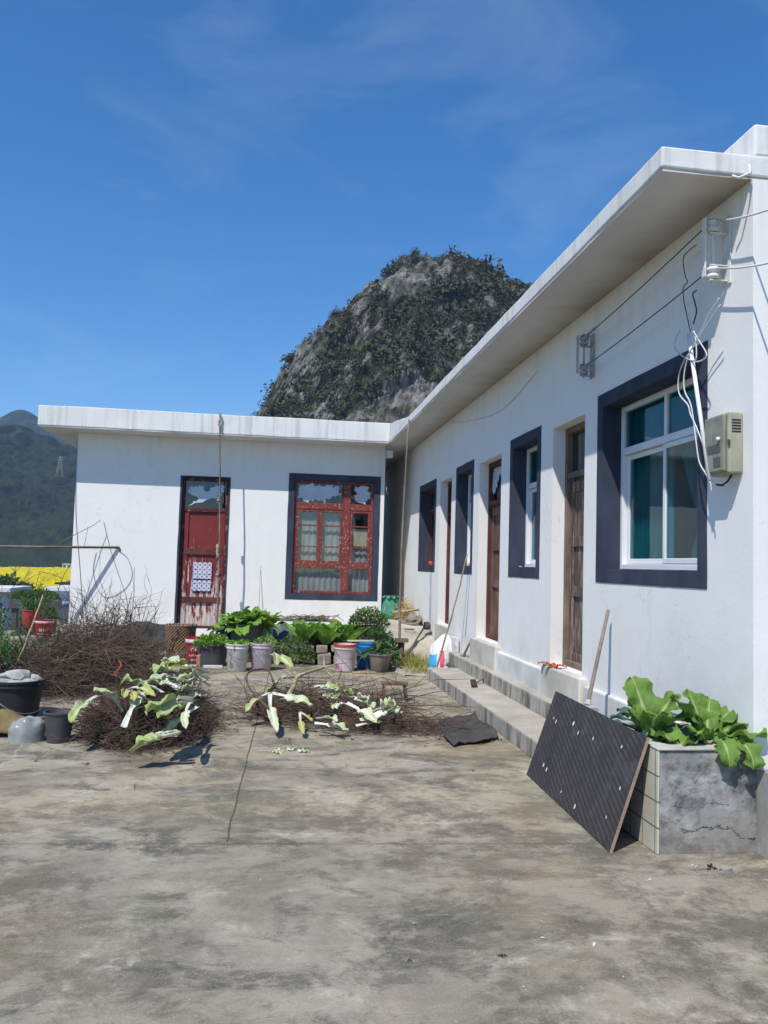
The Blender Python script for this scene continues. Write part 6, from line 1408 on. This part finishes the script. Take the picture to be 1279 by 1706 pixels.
# flat black sack on the ground by the steps
mb = MB()
def matf(a, b):
    p = at(730, 1205, 2, 0).lerp(at(792, 1193, 2, 0), a); q = at(752, 1246, 2, 0).lerp(at(834, 1234, 2, 0), a); e = p.lerp(q, b)
    return (e.x+.03*sin(b*7+a*3), e.y+.03*sin(a*8), .014+.022*abs(float(fbm(a*5, b*5, 0, 4, 9))))
mb.sheet(matf, 30, 24)
tag(mb.build('sack_mat', simple('dark_grey_woven_sack', (.05, .05, .052), (.085, .08, .075), 6, .9, .1, .7, 26), base=at(780, 1220, 2, 0), smooth=True, solid=.012), 'flattened dark grey sack on the ground by the lower step', 'sack')
# litter
def litter(px, py, n, s_, mat, label, name='litter_scrap', seed=0, h=.004):
    p = at(px, py, 2, h); mb = MB(); r = random.Random(seed)
    for k in range(n):
        q = p+Vector((r.gauss(0, s_*2.2), r.gauss(0, s_*2.2), r.random()*s_*.4)); a = r.random()*6; 
        mb.obox(q, (cos(a)*s_*r.uniform(.5, 1.4), sin(a)*s_*.8, r.uniform(-.3, .3)*s_), (-sin(a)*s_*.4, cos(a)*s_*.4, 0), (0, 0, s_*.16))
    return tag(mb.build(name, mat, base=p), label, 'litter', 'scraps of litter on the concrete')
MBL = simple('black_scrap', (.03, .03, .03), None, 5, .8, .2, 0); MBLU = simple('blue_scrap', (.06, .22, .45), None, 5, .5, .3, 0)
litter(1182, 1444, 9, .010, MBL, 'cluster of dark litter before the planter', seed=1); litter(1200, 1447, 2, .010, MBLU, 'blue litter scrap before the planter', seed=2); litter(1155, 1443, 6, .006, MWHITEP, 'white crumbs before the planter', seed=3)
for k, (x, y, s_, lab) in enumerate(((997, 1572, .012, 'largest white chip on the open concrete'), (914, 1564, .009, 'white chip left of the largest one on the concrete'), (1048, 1628, .007, 'white chip nearest the bottom right of the yard'), (905, 1537, .004, 'tiny white chip on the middle concrete'), (1080, 1467, .007, 'grey white crumbs left of the litter cluster'), (690, 1539, .009, 'pale flake on the middle left concrete'), (877, 1646, .005, 'tiny white chip near the bottom middle'), (440, 1466, .005, 'tiny white chip on the left concrete'))):
    litter(x, y, 1 if k != 4 else 5, s_, MWHITEP, lab, seed=10+k)
litter(838, 1592, 18, .0042, MBL, 'loose dark crumbs on the middle concrete', seed=30); litter(682, 1600, 10, .0035, MBL, 'dark crumbs near the lower middle of the yard', seed=31); litter(786, 1285, 2, .007, MBL, 'dark scrap near the foot of the steps', seed=32)
mb = MB(); q = at(475, 1252, 2, .006)
for k in range(4): mb.leaf(q+Vector((.07*k-.1, random.uniform(-.05, .05), .004)), (random.uniform(-1, 1), random.uniform(-.6, .6), .05), .11, .07, .5, pet=.05, petw=.4, seed=k, ruf=.2)
tag(mb.build('fallen_leaf', MCAB, base=q, recalc=False), 'torn green leaf scraps on the concrete before the right bundle', 'leaf')

# ================================================================== BEYOND THE TERRACE
MFARW = simple('far_white_wall', (.66, .68, .70), (.56, .58, .60), .6, .8, .2, 0); MFARD = simple('far_dark_glass', (.05, .06, .07), None, 1, .3, .5, 0); MFARB = simple('far_blue_grey_band', (.26, .34, .45), None, 1, .6, .3, 0)
def house_far(label, px0, px1, pyt, Y, dep, zbot, cols=4, rows=2, roofm=None):
    a = at(px0, pyt, 1, Y); b = at(px1, pyt, 1, Y); zt = (a.z+b.z)/2
    t = thing('village_house', label, 'house', ((a.x+b.x)/2, Y, zbot), 'white village houses below the terrace')
    mb = MB(); mb.box(a.x, b.x, Y, Y+dep, zbot, zt); mb.build('wall', MFARW, t)
    mb = MB(); mb.box(a.x-.3, b.x+.3, Y-.35, Y+dep+.3, zt+.003, zt+.16); mb.build('roof', roofm or MFARW, t)
    w = (b.x-a.x)/cols
    for c in range(cols):
        for r_ in range(rows):
            z1 = zt-.45-r_*1.5; mb = MB(); mb.box(a.x+w*(c+.18), a.x+w*(c+.82), Y-.03, Y+.02, z1-.95, z1)
            wn = mb.build('window', MFARD, t)
            mb = MB(); mb.box(a.x+w*(c+.12), a.x+w*(c+.88), Y-.10, Y-.031, z1-1.03, z1-.951); mb.build('sill', MFARB, wn)
    return t
house_far('white flat roofed village house at the left edge below the field', -60, 8, 985, 34, 2.2, -5, 4, 2)
house_far('small white village house close to the corner of the facade', 88, 190, 985, 40, 3, -5, 5, 2)
house_far('low white shed between the two village houses', 24, 92, 1012, 37, 2.5, -5, 4, 1, MFARB)
house_far('dark roofed house at the field edge', 98, 150, 974, 75, 8, -5, 3, 1, simple('dark_tile_roof', (.06, .06, .065), None, 1, .9, .1, 0))
house_far('tiny white house at the far end of the yellow field', 104, 118, 940, 375, 7, -5, 2, 2)
def broadtree(name, label, c, h, cr, n, mat, seed, leaf=.5, trunk=.12, bare=False):
    t = thing(name, label, 'tree', c); r = random.Random(seed); c = Vector(c)
    mb = MB(); mb.tube([c, c+Vector((.05*h, 0, h*.3)), c+Vector((.02*h, 0, h*.6))], [trunk, trunk*.8, trunk*.4], 7)
    for k in range(14 if bare else 8): twig(mb, c+Vector((.03*h, 0, h*(.2+.4*r.random()))), (r.gauss(0, .6), r.gauss(0, .6), 1), h*.55, trunk*.35, r, 6, .18, 0, -9, 4, .6)
    mb.build('trunk', MTW2, t, recalc=False)
    mb = MB()
    for k in range(9):
        a = r.random()*6.28; q = r.random()**.5*cr*.7; p = c+Vector((q*cos(a), q*sin(a), h*(.38+.42*r.random()))); mb.chips((p.x, p.y, p.z-cr*.2), cr*.5, cr*.5, cr*.7, n//9, leaf, seed*9+k, True, .6)
    mb.build('crown', mat, t, recalc=False); return t
q = at(10, 975, 1, 60); broadtree('dark_tree', 'dark evergreen tree at the left edge before the field', (q.x, 60, -5), q.z+5+1.6, 1.5, 1300, MDKGR, 3, .4)
q = at(36, 974, 1, 70); broadtree('round_bush', 'small dark round bush in front of the yellow field', (q.x, 70, -5), q.z+5+.8, .8, 700, MDKGR, 4, .3, .06)
q = at(57, 965, 1, 62); broadtree('bare_tree', 'small brownish half bare tree before the yellow field', (q.x, 62, -4.6), q.z+4.6+.9, .9, 110, leafmat('russet_leaf', (.16, .12, .05), (.22, .16, .07), (.2, .15, .06), 0, 0, veins=False), 5, .14, .05, True)
for k, (px, py, Y, cr, lab) in enumerate(((38, 984, 27, .75, 'green bush below the terrace left of the shelf'), (98, 992, 25, .6, 'green bush below the terrace near the white corner'), (6, 1000, 24, .7, 'green bush below the terrace at the left frame edge'))):
    q = at(px, py, 1, Y); broadtree('green_bush', lab, (q.x, Y, -5), q.z+5+.3, cr, 600, MHERB, 60+k, .16, .05)
# power pylon on the mountainside
q = at(99, 786, 1, 330); hh = 6.
t = thing('power_pylon', 'tiny lattice power pylon on the dark mountainside', 'pylon', q)
mb = MB()
for a in (-1, 1):
    for b in (-1, 1): mb.tube([q+Vector((1.1*a, 1.1*b, -2)), q+Vector((.2*a, .2*b, hh))], .05, 4)
for k in range(5):
    z = k*hh/5; w = 1.1-(.9*(z+2)/(hh+2)); mb.tube([q+Vector((-w, -w, z)), q+Vector((w*.85, -w*.85, z+hh/5))], .035, 4)
mb.build('lattice', MCERAG, t)
mb = MB(); mb.tube([q+Vector((-1.3, 0, hh*.82)), q+Vector((1.3, 0, hh*.82))], .05, 4); mb.tube([q+Vector((-1., 0, hh*.95)), q+Vector((1., 0, hh*.95))], .05, 4); mb.build('cross_arm', MCERAG, t)

# ================================================================== AIR
HZ = .00030
mb = MB(); mb.box(-1500, 1500, -150, 1900, -6.5, 262)
m = bpy.data.materials.new('haze_air'); m.use_nodes = True; n = m.node_tree.nodes
for x in list(n): n.remove(x)
o = n.new('ShaderNodeOutputMaterial'); v = n.new('ShaderNodeVolumePrincipled'); v.inputs['Color'].default_value = (.38, .58, .92, 1); v.inputs['Density'].default_value = HZ; v.inputs['Anisotropy'].default_value = .0
m.node_tree.links.new(v.outputs[0], o.inputs['Volume'])
tag(mb.build('haze', m), 'thin blue haze in the valley air', 'haze', None, 'stuff')
for o in bpy.data.objects:
    if '_o' in o: del o['_o']
